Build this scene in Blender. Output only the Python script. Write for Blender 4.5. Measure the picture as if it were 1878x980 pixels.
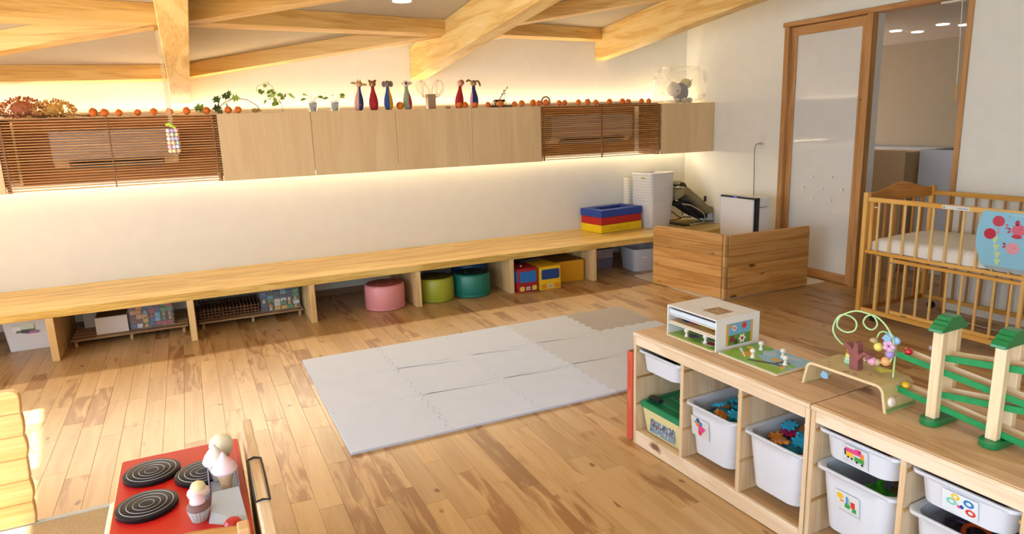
import bpy, math, random
from mathutils import Vector, Matrix, Euler
from math import sin, cos, pi, radians as R

for _o in list(bpy.data.objects):
    bpy.data.objects.remove(_o)
C = bpy.context.scene.collection
random.seed(7)

# ------------------------------------------------------------------ camera
CAM = Vector((-5.082, -6.163, 1.504))
YAW, PITCH, ROLL, FPX = R(25.1035), R(12.1168), R(-1.8874), 1246.15
fwd = Vector((sin(YAW) * cos(PITCH), cos(YAW) * cos(PITCH), -sin(PITCH)))
rgt0 = Vector((cos(YAW), -sin(YAW), 0))
up0 = rgt0.cross(fwd)
rgt = rgt0 * cos(ROLL) + up0 * sin(ROLL)
up = up0 * cos(ROLL) - rgt0 * sin(ROLL)
cd = bpy.data.cameras.new('camera')
cam = bpy.data.objects.new('camera', cd)
C.objects.link(cam)
M = Matrix((rgt, up, -fwd)).transposed().to_4x4()
M.translation = CAM
cam.matrix_world = M
cd.sensor_width = 36
cd.lens = FPX / 1878 * 36
cd.clip_start = 0.05
bpy.context.scene.camera = cam

# ------------------------------------------------------------------ world, sun, area lights, exposure
sc = bpy.context.scene
w = bpy.data.worlds.new('world')
sc.world = w
w.use_nodes = True
bg = w.node_tree.nodes['Background']
bg.inputs[0].default_value = (0.62, 0.80, 1.0, 1)
bg.inputs[1].default_value = 6.8

def light(name, kind, loc, energy, color, rot=(0, 0, 0), size=None, **kw):
    d = bpy.data.lights.new(name, kind)
    d.energy = energy
    d.color = color
    if size:
        d.shape = 'RECTANGLE'
        d.size, d.size_y = size
    for k, v in kw.items():
        setattr(d, k, v)
    o = bpy.data.objects.new(name, d)
    o.location = loc
    o.rotation_euler = rot
    C.objects.link(o)
    return o

# sun comes in through the left wall's tall windows
sd = Vector((0.758, 0.0, -0.652)).normalized()
so = light('sun', 'SUN', (-12, -3, 9), 40.0, (1.0, 0.95, 0.90), angle=R(0.6))
so.rotation_euler = sd.to_track_quat('-Z', 'Y').to_euler()
# sky portals in the window openings of the left wall and of the wall behind the camera
light('sky_portal', 'AREA', (-7.95, -5.15, 1.04), 1, (1, 1, 1), (0, R(-90), 0), (2.08, 6.8)).data.cycles.is_portal = True
light('sky_portal', 'AREA', (-6.3, -9.0, 1.45), 1, (1, 1, 1), (R(90), 0, 0), (2.5, 1.7)).data.cycles.is_portal = True
# LED strips behind the wall cabinets: one washes the wall upward, one downward
LEDW = (1.0, 0.77, 0.44)
light('led_light', 'AREA', (-4.0, -0.040, 1.156), 17, LEDW, (R(-22), 0, 0), (7.9, 0.012))
light('led_light', 'AREA', (-4.0, -0.024, 1.126), 21, (1.0, 0.83, 0.58), (R(-66), 0, 0), (7.9, 0.012), spread=R(80))  # extra lamp added at the lower strip, aimed outward to light the floor
light('led_light', 'AREA', (-4.0, -0.060, 1.634), 36, (1.0, 0.76, 0.48), (R(208), 0, 0), (7.9, 0.012))
# downlights of the hallway beyond the door
for hx, hy in ((1.77, -1.17), (2.13, -1.16), (1.78, -1.66), (2.08, -1.69)):
    light('downlight', 'SPOT', (hx, hy, 2.28), 5, (1.0, 0.93, 0.85), spot_size=R(120), spot_blend=0.6, shadow_soft_size=0.05)

# unseen ceiling spots added to brighten the floor, mat and shelf tops
for rx, ry in ((-5.70, -3.7), (-3.67, -3.7), (-1.75, -3.7), (-5.70, -6.0), (-3.67, -6.0), (-1.75, -6.0)):
    light('downlight', 'SPOT', (rx, ry, 2.45 + 0.093 * rx - 0.108 * ry), 23, (1.0, 0.98, 0.96), spot_size=R(125), spot_blend=1.0, shadow_soft_size=0.12)

vs = sc.view_settings
vs.view_transform = 'Standard'
vs.look = 'None'
vs.gamma = 1
vs.use_curve_mapping = False
vs.exposure = 0.08

# ------------------------------------------------------------------ materials
def lin(h):
    h = h.lstrip('#')
    o = []
    for i in (0, 2, 4):
        c = int(h[i:i + 2], 16) / 255
        o.append(c / 12.92 if c <= 0.04045 else ((c + 0.055) / 1.055) ** 2.4)
    return (*o, 1)

MATS = {}
def mat(name, col='#cccccc', rough=0.5, metal=0.0, spec=0.5, trans=0.0, alpha=1.0, emit=0, coat=0.0, bump=0.0, bscale=60, vary=0.0, vscale=8, sss=0.0):
    if name in MATS:
        return MATS[name]
    m = bpy.data.materials.new(name)
    m.use_nodes = True
    nt = m.node_tree
    b = nt.nodes['Principled BSDF']
    b.inputs['Base Color'].default_value = lin(col)
    b.inputs['Roughness'].default_value = rough
    b.inputs['Metallic'].default_value = metal
    b.inputs['Specular IOR Level'].default_value = spec
    b.inputs['Transmission Weight'].default_value = trans
    b.inputs['Alpha'].default_value = alpha
    b.inputs['Coat Weight'].default_value = coat
    if sss:
        b.inputs['Subsurface Weight'].default_value = sss
        b.inputs['Subsurface Radius'].default_value = (0.02, 0.02, 0.02)
    if emit:
        b.inputs['Emission Color'].default_value = lin(col)
        b.inputs['Emission Strength'].default_value = emit
    tc = nt.nodes.new('ShaderNodeTexCoord')
    n = nt.nodes.new('ShaderNodeTexNoise')
    n.inputs['Scale'].default_value = vscale
    n.inputs['Detail'].default_value = 4
    nt.links.new(tc.outputs['Object'], n.inputs['Vector'])
    hv = nt.nodes.new('ShaderNodeHueSaturation')
    hv.inputs['Color'].default_value = lin(col)
    mr = nt.nodes.new('ShaderNodeMapRange')
    v = max(vary, 0.02)
    mr.inputs['From Min'].default_value = 0.3
    mr.inputs['From Max'].default_value = 0.7
    mr.inputs['To Min'].default_value = 1 - v
    mr.inputs['To Max'].default_value = 1 + v
    nt.links.new(n.outputs['Fac'], mr.inputs['Value'])
    nt.links.new(mr.outputs['Result'], hv.inputs['Value'])
    nt.links.new(hv.outputs['Color'], b.inputs['Base Color'])
    if bump:
        n2 = nt.nodes.new('ShaderNodeTexNoise')
        n2.inputs['Scale'].default_value = bscale
        nt.links.new(tc.outputs['Object'], n2.inputs['Vector'])
        bp = nt.nodes.new('ShaderNodeBump')
        bp.inputs['Strength'].default_value = bump
        bp.inputs['Distance'].default_value = 0.01
        nt.links.new(n2.outputs['Fac'], bp.inputs['Height'])
        nt.links.new(bp.outputs['Normal'], b.inputs['Normal'])
    MATS[name] = m
    return m

def wood(name, dark, mid, light_, axis='X', gs=1.0, rough=0.45, knots=0.0, kscale=3.0, streak=0.35, per_plank=False, spec=0.4, rings=0.5, coat=0.0, tint=0.0):
    """pine, birch or veneer: grain runs along AXIS of the object's own space"""
    if name in MATS:
        return MATS[name]
    m = bpy.data.materials.new(name)
    m.use_nodes = True
    nt = m.node_tree
    N, L = nt.nodes, nt.links
    b = N['Principled BSDF']
    b.inputs['Roughness'].default_value = rough
    b.inputs['Specular IOR Level'].default_value = spec
    b.inputs['Coat Weight'].default_value = coat
    b.inputs['Coat Roughness'].default_value = 0.25
    tc = N.new('ShaderNodeTexCoord')
    vec = tc.outputs['Object']
    rn = None
    if per_plank:
        at = N.new('ShaderNodeAttribute')
        at.attribute_name = 'rnd'
        rn = at.outputs['Fac']
    else:
        oi = N.new('ShaderNodeObjectInfo')
        rn = oi.outputs['Random']
    off = N.new('ShaderNodeVectorMath')
    off.operation = 'SCALE'
    off.inputs[0].default_value = (37.0, 53.0, 71.0)
    L.new(rn, off.inputs['Scale'])
    add = N.new('ShaderNodeVectorMath')
    add.operation = 'ADD'
    L.new(vec, add.inputs[0])
    L.new(off.outputs[0], add.inputs[1])
    def mapped(al, ac):
        mp = N.new('ShaderNodeMapping')
        s = [ac * gs] * 3
        s['XYZ'.index(axis)] = al * gs
        mp.inputs['Scale'].default_value = s
        L.new(add.outputs[0], mp.inputs['Vector'])
        return mp.outputs[0]
    n1 = N.new('ShaderNodeTexNoise')
    n1.inputs['Scale'].default_value = 1.0
    n1.inputs['Detail'].default_value = 5
    n1.inputs['Distortion'].default_value = 1.2
    L.new(mapped(0.9, 9), n1.inputs['Vector'])
    # rings: sine of distorted coordinate
    mul = N.new('ShaderNodeMath')
    mul.operation = 'MULTIPLY'
    mul.inputs[1].default_value = 38
    L.new(n1.outputs['Fac'], mul.inputs[0])
    sn = N.new('ShaderNodeMath')
    sn.operation = 'SINE'
    L.new(mul.outputs[0], sn.inputs[0])
    n2 = N.new('ShaderNodeTexNoise')
    n2.inputs['Scale'].default_value = 1.0
    n2.inputs['Detail'].default_value = 3
    L.new(mapped(3, 90), n2.inputs['Vector'])
    ma = N.new('ShaderNodeMath')
    ma.operation = 'MULTIPLY_ADD'
    ma.inputs[1].default_value = 0.16 * rings
    L.new(sn.outputs[0], ma.inputs[0])
    L.new(n1.outputs['Fac'], ma.inputs[2])
    mb_ = N.new('ShaderNodeMath')
    mb_.operation = 'MULTIPLY_ADD'
    mb_.inputs[1].default_value = streak
    L.new(n2.outputs['Fac'], mb_.inputs[0])
    L.new(ma.outputs[0], mb_.inputs[2])
    cr = N.new('ShaderNodeValToRGB')
    e = cr.color_ramp.elements
    e[0].position = 0.38 + streak * 0.4
    e[0].color = lin(dark)
    e[1].position = 0.72 + streak * 0.5
    e[1].color = lin(light_)
    x = e.new(0.52 + streak * 0.45)
    x.color = lin(mid)
    L.new(mb_.outputs[0], cr.inputs['Fac'])
    col = cr.outputs['Color']
    if per_plank:
        # a share of the boards is darker heartwood, with brown flames
        r2 = N.new('ShaderNodeMath')
        r2.operation = 'MULTIPLY'
        r2.inputs[1].default_value = 17.31
        L.new(rn, r2.inputs[0])
        fr = N.new('ShaderNodeMath')
        fr.operation = 'FRACT'
        L.new(r2.outputs[0], fr.inputs[0])
        n3 = N.new('ShaderNodeTexNoise')
        n3.inputs['Scale'].default_value = 1.0
        n3.inputs['Detail'].default_value = 4
        n3.inputs['Distortion'].default_value = 0.8
        L.new(mapped(3.0, 22), n3.inputs['Vector'])
        sm = N.new('ShaderNodeMath')
        sm.operation = 'MULTIPLY_ADD'
        sm.inputs[1].default_value = 0.60
        L.new(fr.outputs[0], sm.inputs[0])
        L.new(n3.outputs['Fac'], sm.inputs[2])
        mr = N.new('ShaderNodeMapRange')
        mr.inputs['From Min'].default_value = 0.94
        mr.inputs['From Max'].default_value = 1.08
        L.new(sm.outputs[0], mr.inputs['Value'])
        mx = N.new('ShaderNodeMix')
        mx.data_type = 'RGBA'
        sc_ = N.new('ShaderNodeMath')
        sc_.operation = 'MULTIPLY'
        sc_.inputs[1].default_value = 0.80
        L.new(mr.outputs[0], sc_.inputs[0])
        L.new(sc_.outputs[0], mx.inputs['Factor'])
        L.new(col, mx.inputs[6])
        mx.inputs[7].default_value = lin('#8f5f2e')
        hv = N.new('ShaderNodeHueSaturation')
        m3 = N.new('ShaderNodeMapRange')
        m3.inputs['To Min'].default_value = 0.86
        m3.inputs['To Max'].default_value = 1.08
        L.new(rn, m3.inputs['Value'])
        L.new(m3.outputs[0], hv.inputs['Value'])
        L.new(mx.outputs[2], hv.inputs['Color'])
        col = hv.outputs['Color']
    if tint:
        hv = N.new('ShaderNodeHueSaturation')
        m3 = N.new('ShaderNodeMapRange')
        m3.inputs['To Min'].default_value = 1 - tint
        m3.inputs['To Max'].default_value = 1 + tint
        L.new(rn, m3.inputs['Value'])
        L.new(m3.outputs[0], hv.inputs['Value'])
        L.new(col, hv.inputs['Color'])
        col = hv.outputs['Color']
    if knots:
        vo = N.new('ShaderNodeTexVoronoi')
        vo.inputs['Scale'].default_value = 1.0
        mp = mapped(kscale * 0.55, kscale)
        dn = N.new('ShaderNodeTexNoise')
        dn.inputs['Scale'].default_value = 14
        L.new(add.outputs[0], dn.inputs['Vector'])
        va = N.new('ShaderNodeVectorMath')
        va.operation = 'MULTIPLY_ADD'
        va.inputs[1].default_value = (0.12, 0.12, 0.12)
        L.new(dn.outputs['Color'], va.inputs[0])
        L.new(mp, va.inputs[2])
        L.new(va.outputs[0], vo.inputs['Vector'])
        kr = N.new('ShaderNodeMapRange')
        kr.inputs['From Min'].default_value = 0.05 * knots
        kr.inputs['From Max'].default_value = 0.11 * knots
        kr.inputs['To Min'].default_value = 0.9
        kr.inputs['To Max'].default_value = 0.0
        L.new(vo.outputs['Distance'], kr.inputs['Value'])
        mx = N.new('ShaderNodeMix')
        mx.data_type = 'RGBA'
        L.new(kr.outputs[0], mx.inputs['Factor'])
        L.new(col, mx.inputs[6])
        mx.inputs[7].default_value = lin('#6b3f1c')
        col = mx.outputs[2]
    L.new(col, b.inputs['Base Color'])
    bp = N.new('ShaderNodeBump')
    bp.inputs['Strength'].default_value = 0.08
    bp.inputs['Distance'].default_value = 0.004
    L.new(n2.outputs['Fac'], bp.inputs['Height'])
    L.new(bp.outputs['Normal'], b.inputs['Normal'])
    MATS[name] = m
    return m

# ------------------------------------------------------------------ mesh builder
class MB:
    def __init__(s):
        s.v, s.f, s.m, s.r = [], [], [], []
        s.cm, s.cr, s.X = 0, 0.0, None
    def add(s, vs, fs):
        n = len(s.v)
        if s.X is not None:
            vs = [s.X @ Vector(p) for p in vs]
        s.v += [tuple(p) for p in vs]
        s.f += [tuple(i + n for i in f) for f in fs]
        s.m += [s.cm] * len(fs)
        s.r += [s.cr] * len(vs)
        return s
    def box(s, x0, x1, y0, y1, z0, z1):
        return s.add([(x0, y0, z0), (x1, y0, z0), (x1, y1, z0), (x0, y1, z0), (x0, y0, z1), (x1, y0, z1), (x1, y1, z1), (x0, y1, z1)],
                     [(3, 2, 1, 0), (4, 5, 6, 7), (0, 1, 5, 4), (1, 2, 6, 5), (2, 3, 7, 6), (3, 0, 4, 7)])
    def hexa(s, b, t):
        """b, t: four corners each, counter-clockwise from above"""
        return s.add(list(b) + list(t), [(3, 2, 1, 0), (4, 5, 6, 7), (0, 1, 5, 4), (1, 2, 6, 5), (2, 3, 7, 6), (3, 0, 4, 7)])
    def prism(s, poly, ax, d0, d1):
        """poly in the two other axes (in XYZ order), extruded along ax from d0 to d1"""
        n = len(poly)
        def pt(p, d):
            if ax == 'X': return (d, p[0], p[1])
            if ax == 'Y': return (p[0], d, p[1])
            return (p[0], p[1], d)
        fs = [tuple(range(n - 1, -1, -1)), tuple(range(n, 2 * n))] + [(i, (i + 1) % n, n + (i + 1) % n, n + i) for i in range(n)]
        ar = sum(poly[i][0] * poly[(i + 1) % n][1] - poly[(i + 1) % n][0] * poly[i][1] for i in range(n))
        flip = (ar < 0) != (ax == 'Y') 
        if (d1 < d0): flip = not flip
        if flip: fs = [tuple(reversed(f)) for f in fs]
        return s.add([pt(p, d0) for p in poly] + [pt(p, d1) for p in poly], fs)
    def rings(s, rs, cap0=True, cap1=True, closed=False):
        n = len(rs[0]); k = len(rs)
        vs = [p for r in rs for p in r]
        fs = []
        for j in range(k if closed else k - 1):
            a, b = j * n, ((j + 1) % k) * n
            fs += [(a + i, a + (i + 1) % n, b + (i + 1) % n, b + i) for i in range(n)]
        if not closed:
            if cap0: fs.append(tuple(range(n - 1, -1, -1)))
            if cap1: fs.append(tuple(range((k - 1) * n, k * n)))
        return s.add(vs, fs)
    def lathe(s, prof, c=(0, 0, 0), n=20, cap0=True, cap1=True):
        """prof: (r, z) from bottom to top"""
        return s.rings([[(c[0] + r * cos(2 * pi * i / n), c[1] + r * sin(2 * pi * i / n), c[2] + z) for i in range(n)] for r, z in prof], cap0, cap1)
    def cyl(s, p0, p1, r0, r1=None, n=10):
        return s.tube([p0, p1], [r0, r0 if r1 is None else r1], n)
    def tube(s, pts, r, n=8, closed=False):
        pts = [Vector(p) for p in pts]
        k = len(pts)
        rs = r if isinstance(r, (list, tuple)) else [r] * k
        out, prev = [], None
        for i in range(k):
            if closed: t = pts[(i + 1) % k] - pts[i - 1]
            else: t = pts[min(i + 1, k - 1)] - pts[max(i - 1, 0)]
            t.normalize()
            if prev is None:
                a = Vector((0, 0, 1)) if abs(t.z) < 0.9 else Vector((1, 0, 0))
                u = t.cross(a).normalized()
            else:
                u = (prev - t * prev.dot(t)).normalized()
            prev = u
            q = t.cross(u)
            out.append([pts[i] + (u * cos(2 * pi * j / n) + q * sin(2 * pi * j / n)) * rs[i] for j in range(n)])
        return s.rings(out, closed=closed)
    def ball(s, c, r, n=12, k=8, sq=(1, 1, 1)):
        prof = [(max(1e-4, sin(pi * i / k)), -cos(pi * i / k)) for i in range(k + 1)]
        return s.rings([[(c[0] + a * r * sq[0] * cos(2 * pi * i / n), c[1] + a * r * sq[1] * sin(2 * pi * i / n), c[2] + z * r * sq[2]) for i in range(n)] for a, z in prof])
    def quad(s, a, b, c, d):
        return s.add([a, b, c, d], [(0, 1, 2, 3)])
    def rod(s, p0, p1, wx, wy, upv=(0, 0, 1)):
        """square bar from p0 to p1: wx across, wy along upv"""
        p0, p1 = Vector(p0), Vector(p1)
        t = (p1 - p0).normalized()
        u = t.cross(Vector(upv)).normalized()
        q = u.cross(t)
        r = [[p + u * a * wx / 2 + q * b * wy / 2 for a, b in ((-1, -1), (-1, 1), (1, 1), (1, -1))] for p in (p0, p1)]
        return s.rings(r)
    def build(s, name, m, parent=None, loc=(0, 0, 0), rot=(0, 0, 0), bev=0, seg=1, smooth=False, rnd=False, world=False, angle=40):
        me = bpy.data.meshes.new(name)
        vs = s.v
        if world:
            o_ = parent.location if parent is not None else Vector(loc)
            vs = [(a - o_[0], b - o_[1], c - o_[2]) for a, b, c in vs]
        me.from_pydata(vs, [], s.f)
        ms = m if isinstance(m, (list, tuple)) else [m]
        for x in ms: me.materials.append(x)
        if len(ms) > 1: me.polygons.foreach_set('material_index', s.m)
        if rnd:
            at = me.attributes.new('rnd', 'FLOAT', 'POINT')
            at.data.foreach_set('value', s.r)
        if smooth:
            me.shade_smooth()
            me.set_sharp_from_angle(angle=R(angle))
        me.update()
        o = bpy.data.objects.new(name, me)
        C.objects.link(o)
        if parent is not None:
            o.parent = parent
            if not world:
                o.location = loc
                o.rotation_euler = rot
        else:
            o.location = loc
            o.rotation_euler = rot
        if bev:
            md = o.modifiers.new('bevel', 'BEVEL')
            md.width = bev
            md.segments = seg
            md.limit_method = 'ANGLE'
            md.angle_limit = R(35)
        return o

LABELS = {}
def tag(o, label=None, cat=None, group=None, kind=None):
    if label: o['label'] = label
    if cat: o['category'] = cat
    if group: o['group'] = group
    if kind: o['kind'] = kind
    return o
def T(name, label, cat, loc=(0, 0, 0), rot=(0, 0, 0), group=None):
    o = bpy.data.objects.new(name, None)
    o.empty_display_size = 0.05
    C.objects.link(o)
    o.location = loc
    o.rotation_euler = rot
    return tag(o, label, cat, group)
def copy_tree(o, parent=None):
    c = o.copy()
    C.objects.link(c)
    if parent is not None: c.parent = parent
    for ch in list(o.children): copy_tree(ch, c)
    return c
def struct(o):
    o['kind'] = 'structure'
    return o
def rrect(x0, x1, y0, y1, r, n=4):
    out = []
    for cx, cy, a in ((x1 - r, y0 + r, -90), (x1 - r, y1 - r, 0), (x0 + r, y1 - r, 90), (x0 + r, y0 + r, 180)):
        for i in range(n + 1):
            t = R(a + 90 * i / n)
            out.append((cx + r * cos(t), cy + r * sin(t)))
    return out
def ring_xy(x0, x1, y0, y1, r, z, n=4):
    return [(a, b, z) for a, b in rrect(x0, x1, y0, y1, r, n)]
# ------------------------------------------------------------------ shared materials
WALL = mat('wall_plaster', '#e8e6da', rough=0.85, bump=0.04, bscale=180)
CEIL = mat('ceiling_plaster', '#bfb6a3', rough=0.9, bump=0.05, bscale=120)
BEAM = wood('beam_pine', '#dcb066', '#eecb7e', '#f4db9c', 'Y', gs=1.0, rough=0.5, knots=.7, kscale=4.4, tint=0.04, rings=.18, streak=.45)
BRACE = wood('brace_pine', '#c99a54', '#e2b96e', '#ecca86', 'X', gs=1.0, rough=0.5, knots=.8, kscale=5, tint=0.05, rings=.18, streak=.45)
FLOOR = wood('floor_birch', '#b8935f', '#c19d6a', '#c9a878', 'Y', gs=1.0, rough=0.36, knots=0.9, kscale=6.5, per_plank=True, spec=0.4, rings=0.2, coat=0.12)
BENCHW = wood('bench_pine', '#c59a44', '#e0bc66', '#ebcb80', 'X', gs=1.6, rough=0.33, streak=0.5, spec=0.45, rings=0.3, coat=0.1)
POSTW = wood('bench_post_pine', '#cba163', '#dcb87c', '#e6c894', 'Z', gs=1.0, rough=0.5, rings=0.3)
VENEER = wood('cabinet_veneer', '#d8b988', '#dec190', '#e4ca9a', 'Z', gs=0.8, rough=0.45, rings=0.08, streak=0.4)
DOORW = wood('door_wood', '#ad7a45', '#bf8c55', '#cd9c66', 'Z', gs=1.2, rough=0.4, rings=0.2)
DOORWY = wood('door_wood_y', '#ad7a45', '#bf8c55', '#cd9c66', 'Y', gs=1.2, rough=0.4, rings=0.2)
BLIND = wood('blind_slat', '#b47a3c', '#cb9450', '#dca864', 'X', gs=1.2, rough=0.45, rings=0.2, tint=0.12)
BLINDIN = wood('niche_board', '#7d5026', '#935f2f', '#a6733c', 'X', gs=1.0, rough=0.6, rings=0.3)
WHITEP = mat('white_plastic', '#e8eaec', rough=0.35)
def ceil_z(x, y): return 2.478 + 0.093 * x - 0.108 * y

# ------------------------------------------------------------------ the setting
XL, YB = -8.0, -9.0
b = MB().box(XL - .2, 3.4, YB - .2, 2.2, -.14, -.014)
floor = struct(b.build('floor', mat('subfloor', '#6d4a28', rough=0.8)))

def boards():
    out = []
    wd, x = 0.0975, -8.0 + 0.0185
    rr = random.Random(21)
    while x < 1.6:
        y = 0.0 if x < 0 else 1.6
        y -= rr.random() * 0.5
        first = True
        while y > -8.9:
            ln = rr.choice((0.30, 0.42, 0.5, 0.6, 0.75, 0.9))
            y1 = y if not first else (0.0 if x < 0 else 1.6)
            y0 = y - ln
            out.append((x, x + wd, max(y0, -9.0), y1, rr.random()))
            y = y0
            first = False
        x += wd
    return out
def in_view(p):
    d = Vector(p) - CAM
    z = d.dot(fwd)
    if z < 0.3: return False
    return abs(d.dot(rgt) / z) < 0.80 and abs(d.dot(up) / z) < 0.43
BD = boards()
def plank(m, bd):
    x0, x1, y0, y1, r = bd
    g, e = 0.0003, 0.0008
    m.cr = r
    b_ = [(x0 + g, y0 + g, -.014), (x1 - g, y0 + g, -.014), (x1 - g, y1 - g, -.014), (x0 + g, y1 - g, -.014)]
    c_ = [(a, b2, -e) for a, b2, _ in b_]
    t_ = [(x0 + g + e, y0 + g + e, 0), (x1 - g - e, y0 + g + e, 0), (x1 - g - e, y1 - g - e, 0), (x0 + g + e, y1 - g - e, 0)]
    m.rings([b_, c_, t_], cap0=False)
vis = [q for q in BD if in_view(((q[0] + q[1]) / 2, (q[2] + q[3]) / 2, 0)) and not (q[0] > 0.0)]
vis.sort(key=lambda q: (Vector(((q[0] + q[1]) / 2, (q[2] + q[3]) / 2, 0)) - CAM).length / (q[3] - q[2]) ** 0.5)
near = vis[:290]
ns = set(id(q) for q in near)
for q in near:
    m = MB()
    plank(m, q)
    m.build('floorboard', FLOOR, floor, rnd=True)
m = MB()
for q in BD:
    if id(q) not in ns: plank(m, q)
tag(m.build('floorboards', FLOOR, floor, rnd=True), kind='stuff')

m = MB().prism([(XL - .2, -.1), (0.0, -.1), (0.0, ceil_z(0, 0) + .03), (XL - .2, ceil_z(XL - .2, 0) + .03)], 'Y', 0.0, 0.13)
struct(m.build('wall_back', WALL))
m = MB()
def ypoly(y0, y1, z0, x=0.0): return [(y0, z0), (y1, z0), (y1, ceil_z(x, y1) + .03), (y0, ceil_z(x, y0) + .03)]
m.prism(ypoly(-1.372, 0.13, -.1), 'X', 0.0, 0.13)
m.prism(ypoly(YB, -3.045, -.1), 'X', 0.0, 0.13)
m.prism(ypoly(-3.045, -1.372, 2.28), 'X', 0.0, 0.13)
struct(m.build('wall_right', WALL))
m = MB()
m.prism(ypoly(-1.757, 0.13, -.1, XL), 'X', XL - .15, XL)
m.prism(ypoly(YB - .15, -8.55, -.1, XL), 'X', XL - .15, XL)
struct(m.build('wall_left', WALL))
m = MB()
def xw(x0, x1, z0, z1=None): m.prism([(x0, z0), (x1, z0), (x1, z1 if z1 else ceil_z(x1, YB) + .03), (x0, z1 if z1 else ceil_z(x0, YB) + .03)], 'Y', YB - .15, YB)
xw(XL - .15, -7.6, -.1); xw(-5.0, 3.3, -.1); xw(-7.6, -5.0, -.1, 0.55); xw(-7.6, -5.0, 2.4)
struct(m.build('wall_front', WALL))
# window frames of the tall windows at the left and behind the camera (out of the picture)
m = MB()
for y in (-8.55, -6.85, -5.15, -3.95, -2.72): m.box(XL - .1, XL - .02, y, y + .14, 0, ceil_z(XL, y + .14) - .012)
m.box(XL - .1, XL - .02, -8.55, -1.757, 0, .05)
struct(m.build('window_1', DOORWY))
m = MB()
for x in (-7.6, -6.3, -5.05): m.box(x, x + .05, YB - .1, YB - .02, .55, 2.4)
m.box(-7.6, -5.0, YB - .1, YB - .02, .55, .6); m.box(-7.6, -5.0, YB - .1, YB - .02, 2.35, 2.4)
struct(m.build('window_2', DOORW))
m = MB()
c4 = [(XL - .2, YB - .2), (0.13, YB - .2), (0.13, .13), (XL - .2, .13)]
m.hexa([(x, y, ceil_z(x, y)) for x, y in c4], [(x, y, ceil_z(x, y) + .1) for x, y in c4])
struct(m.build('ceiling', CEIL))

# roof beams: four parallel glulam beams that climb towards the camera
BX = [(-7.10, -6.965, 1.552), (-5.124, -4.992, 1.727), (-3.148, -3.012, 1.903), (-1.182, -1.055, 2.081)]
BLAB = ['far left roof beam outside the picture', 'glulam roof beam seen end-on above the left slatted blind', 'thick glulam roof beam meeting the wall above the toy pins', 'glulam roof beam nearest the door meeting the wall left of the corner']
for (x0, x1, z0), lb in zip(BX, BLAB):
    m = MB()
    ty = -8.98
    def z_(y): return z0 - 0.108 * y
    bot = [(x0, ty, z_(ty)), (x1, ty, z_(ty)), (x1, -.002, z_(0)), (x0, -.002, z_(0))]
    m.hexa(bot, [(x, y, ceil_z(x, y) - .001) for x, y, _ in bot])
    o = m.build('roof_beam', BEAM, bev=0.004)
    tag(o, lb, None, 'roof beams', 'structure')
ND = {0: (-.90, -2.55, -4.2), 1: (-.075, -1.75, -3.4, -5.05), 2: (-.90, -2.55, -4.2), 3: (-.075, -1.75, -3.4, -5.05)}
PAIRS = []
for i in (0, 1, 2):
    for a in ND[i]:
        for c in ND[i + 1]:
            if 0.5 < abs(a - c) < 1.0: PAIRS.append((i, a, i + 1, c))
for i, a, j, c in PAIRS:
    xa, xb = BX[i][1] , BX[j][0]
    p0 = Vector((xa, a, 0)); p1 = Vector((xb, c, 0))
    d = (p1 - p0).normalized() * 0.0
    q = (p1 - p0).normalized().cross(Vector((0, 0, 1))) * 0.052
    m = MB()
    bb = [p0 + q, p1 + q, p1 - q, p0 - q]
    m.hexa([(p.x, p.y, ceil_z(p.x, p.y) - .108) for p in bb], [(p.x, p.y, ceil_z(p.x, p.y) - .001) for p in bb])
    ang = math.atan2((p1 - p0).y, (p1 - p0).x)
    # own axes so that the grain follows the brace
    o = m.build('roof_brace', BRACE, bev=0.002)
    mw = Matrix.Translation((p0.x, p0.y, 2.0)) @ Matrix.Rotation(ang, 4, 'Z')
    o.data.transform(mw.inverted())
    o.matrix_world = mw
    tag(o, 'diagonal pine roof brace between two beams under the grey ceiling', None, 'roof braces', 'structure')
m = MB().lathe([(.062, -.004), (.062, 0.004), (.05, .006)], (0, 0, 0), 24)
o = m.build('ceiling_light', mat('lamp_glow', '#fff3dd', emit=3.0), loc=(-3.672, -1.581, ceil_z(-3.672, -1.581) - .006))
tag(o, 'small round recessed downlight in the sloping ceiling beside the roof beam', 'ceiling light')

# ------------------------------------------------------------------ sliding door, frame, opening
D = struct(bpy.data.objects.new('door_1', None)); C.objects.link(D); D.location = (0, -1.8, 0)
MB().box(.035, .065, -1.484, -2.149, .085, 2.172).build('panel', mat('white_glass_board', '#dcdcd6', rough=0.12, spec=0.6, coat=0.5), D, world=True)
for y0, y1 in ((-1.484, -1.425), (-2.212, -2.149)):
    MB().box(.02, .08, y0, y1, 0.004, 2.25).build('stile', DOORW, D, bev=.003, world=True)
MB().box(.022, .078, -2.149, -1.484, .004, .085).build('rail', DOORWY, D, bev=.003, world=True)
MB().box(.022, .078, -2.149, -1.484, 2.172, 2.25).build('rail', DOORWY, D, bev=.003, world=True)
m = MB().cyl((.018, -2.18, 1.585), (.022, -2.18, 1.585), .006, n=10)
m.build('finger_hole', mat('dark_hole', '#2a1a0e'), D, world=True)
F = struct(bpy.data.objects.new('trim_1', None)); C.objects.link(F); F.location = (0, -2.2, 0)
MB().box(-.02, .14, -3.06, -1.352, 2.256, 2.296).build('door_header', DOORWY, F, bev=.003, world=True)
MB().box(-.018, .13, -1.425, -1.372, 0, 2.256).build('door_jamb', DOORW, F, bev=.003, world=True)
MB().box(-.018, .05, -2.268, -2.214, 0, 2.256).build('door_jamb', DOORW, F, bev=.003, world=True)
MB().box(-.018, .14, -3.045, -3.008, 0, 2.256).build('door_jamb', DOORW, F, bev=.003, world=True)
MB().box(.05, .13, -2.262, -2.214, 0, 2.256).build('door_reveal', WALL, F, world=True)
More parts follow.
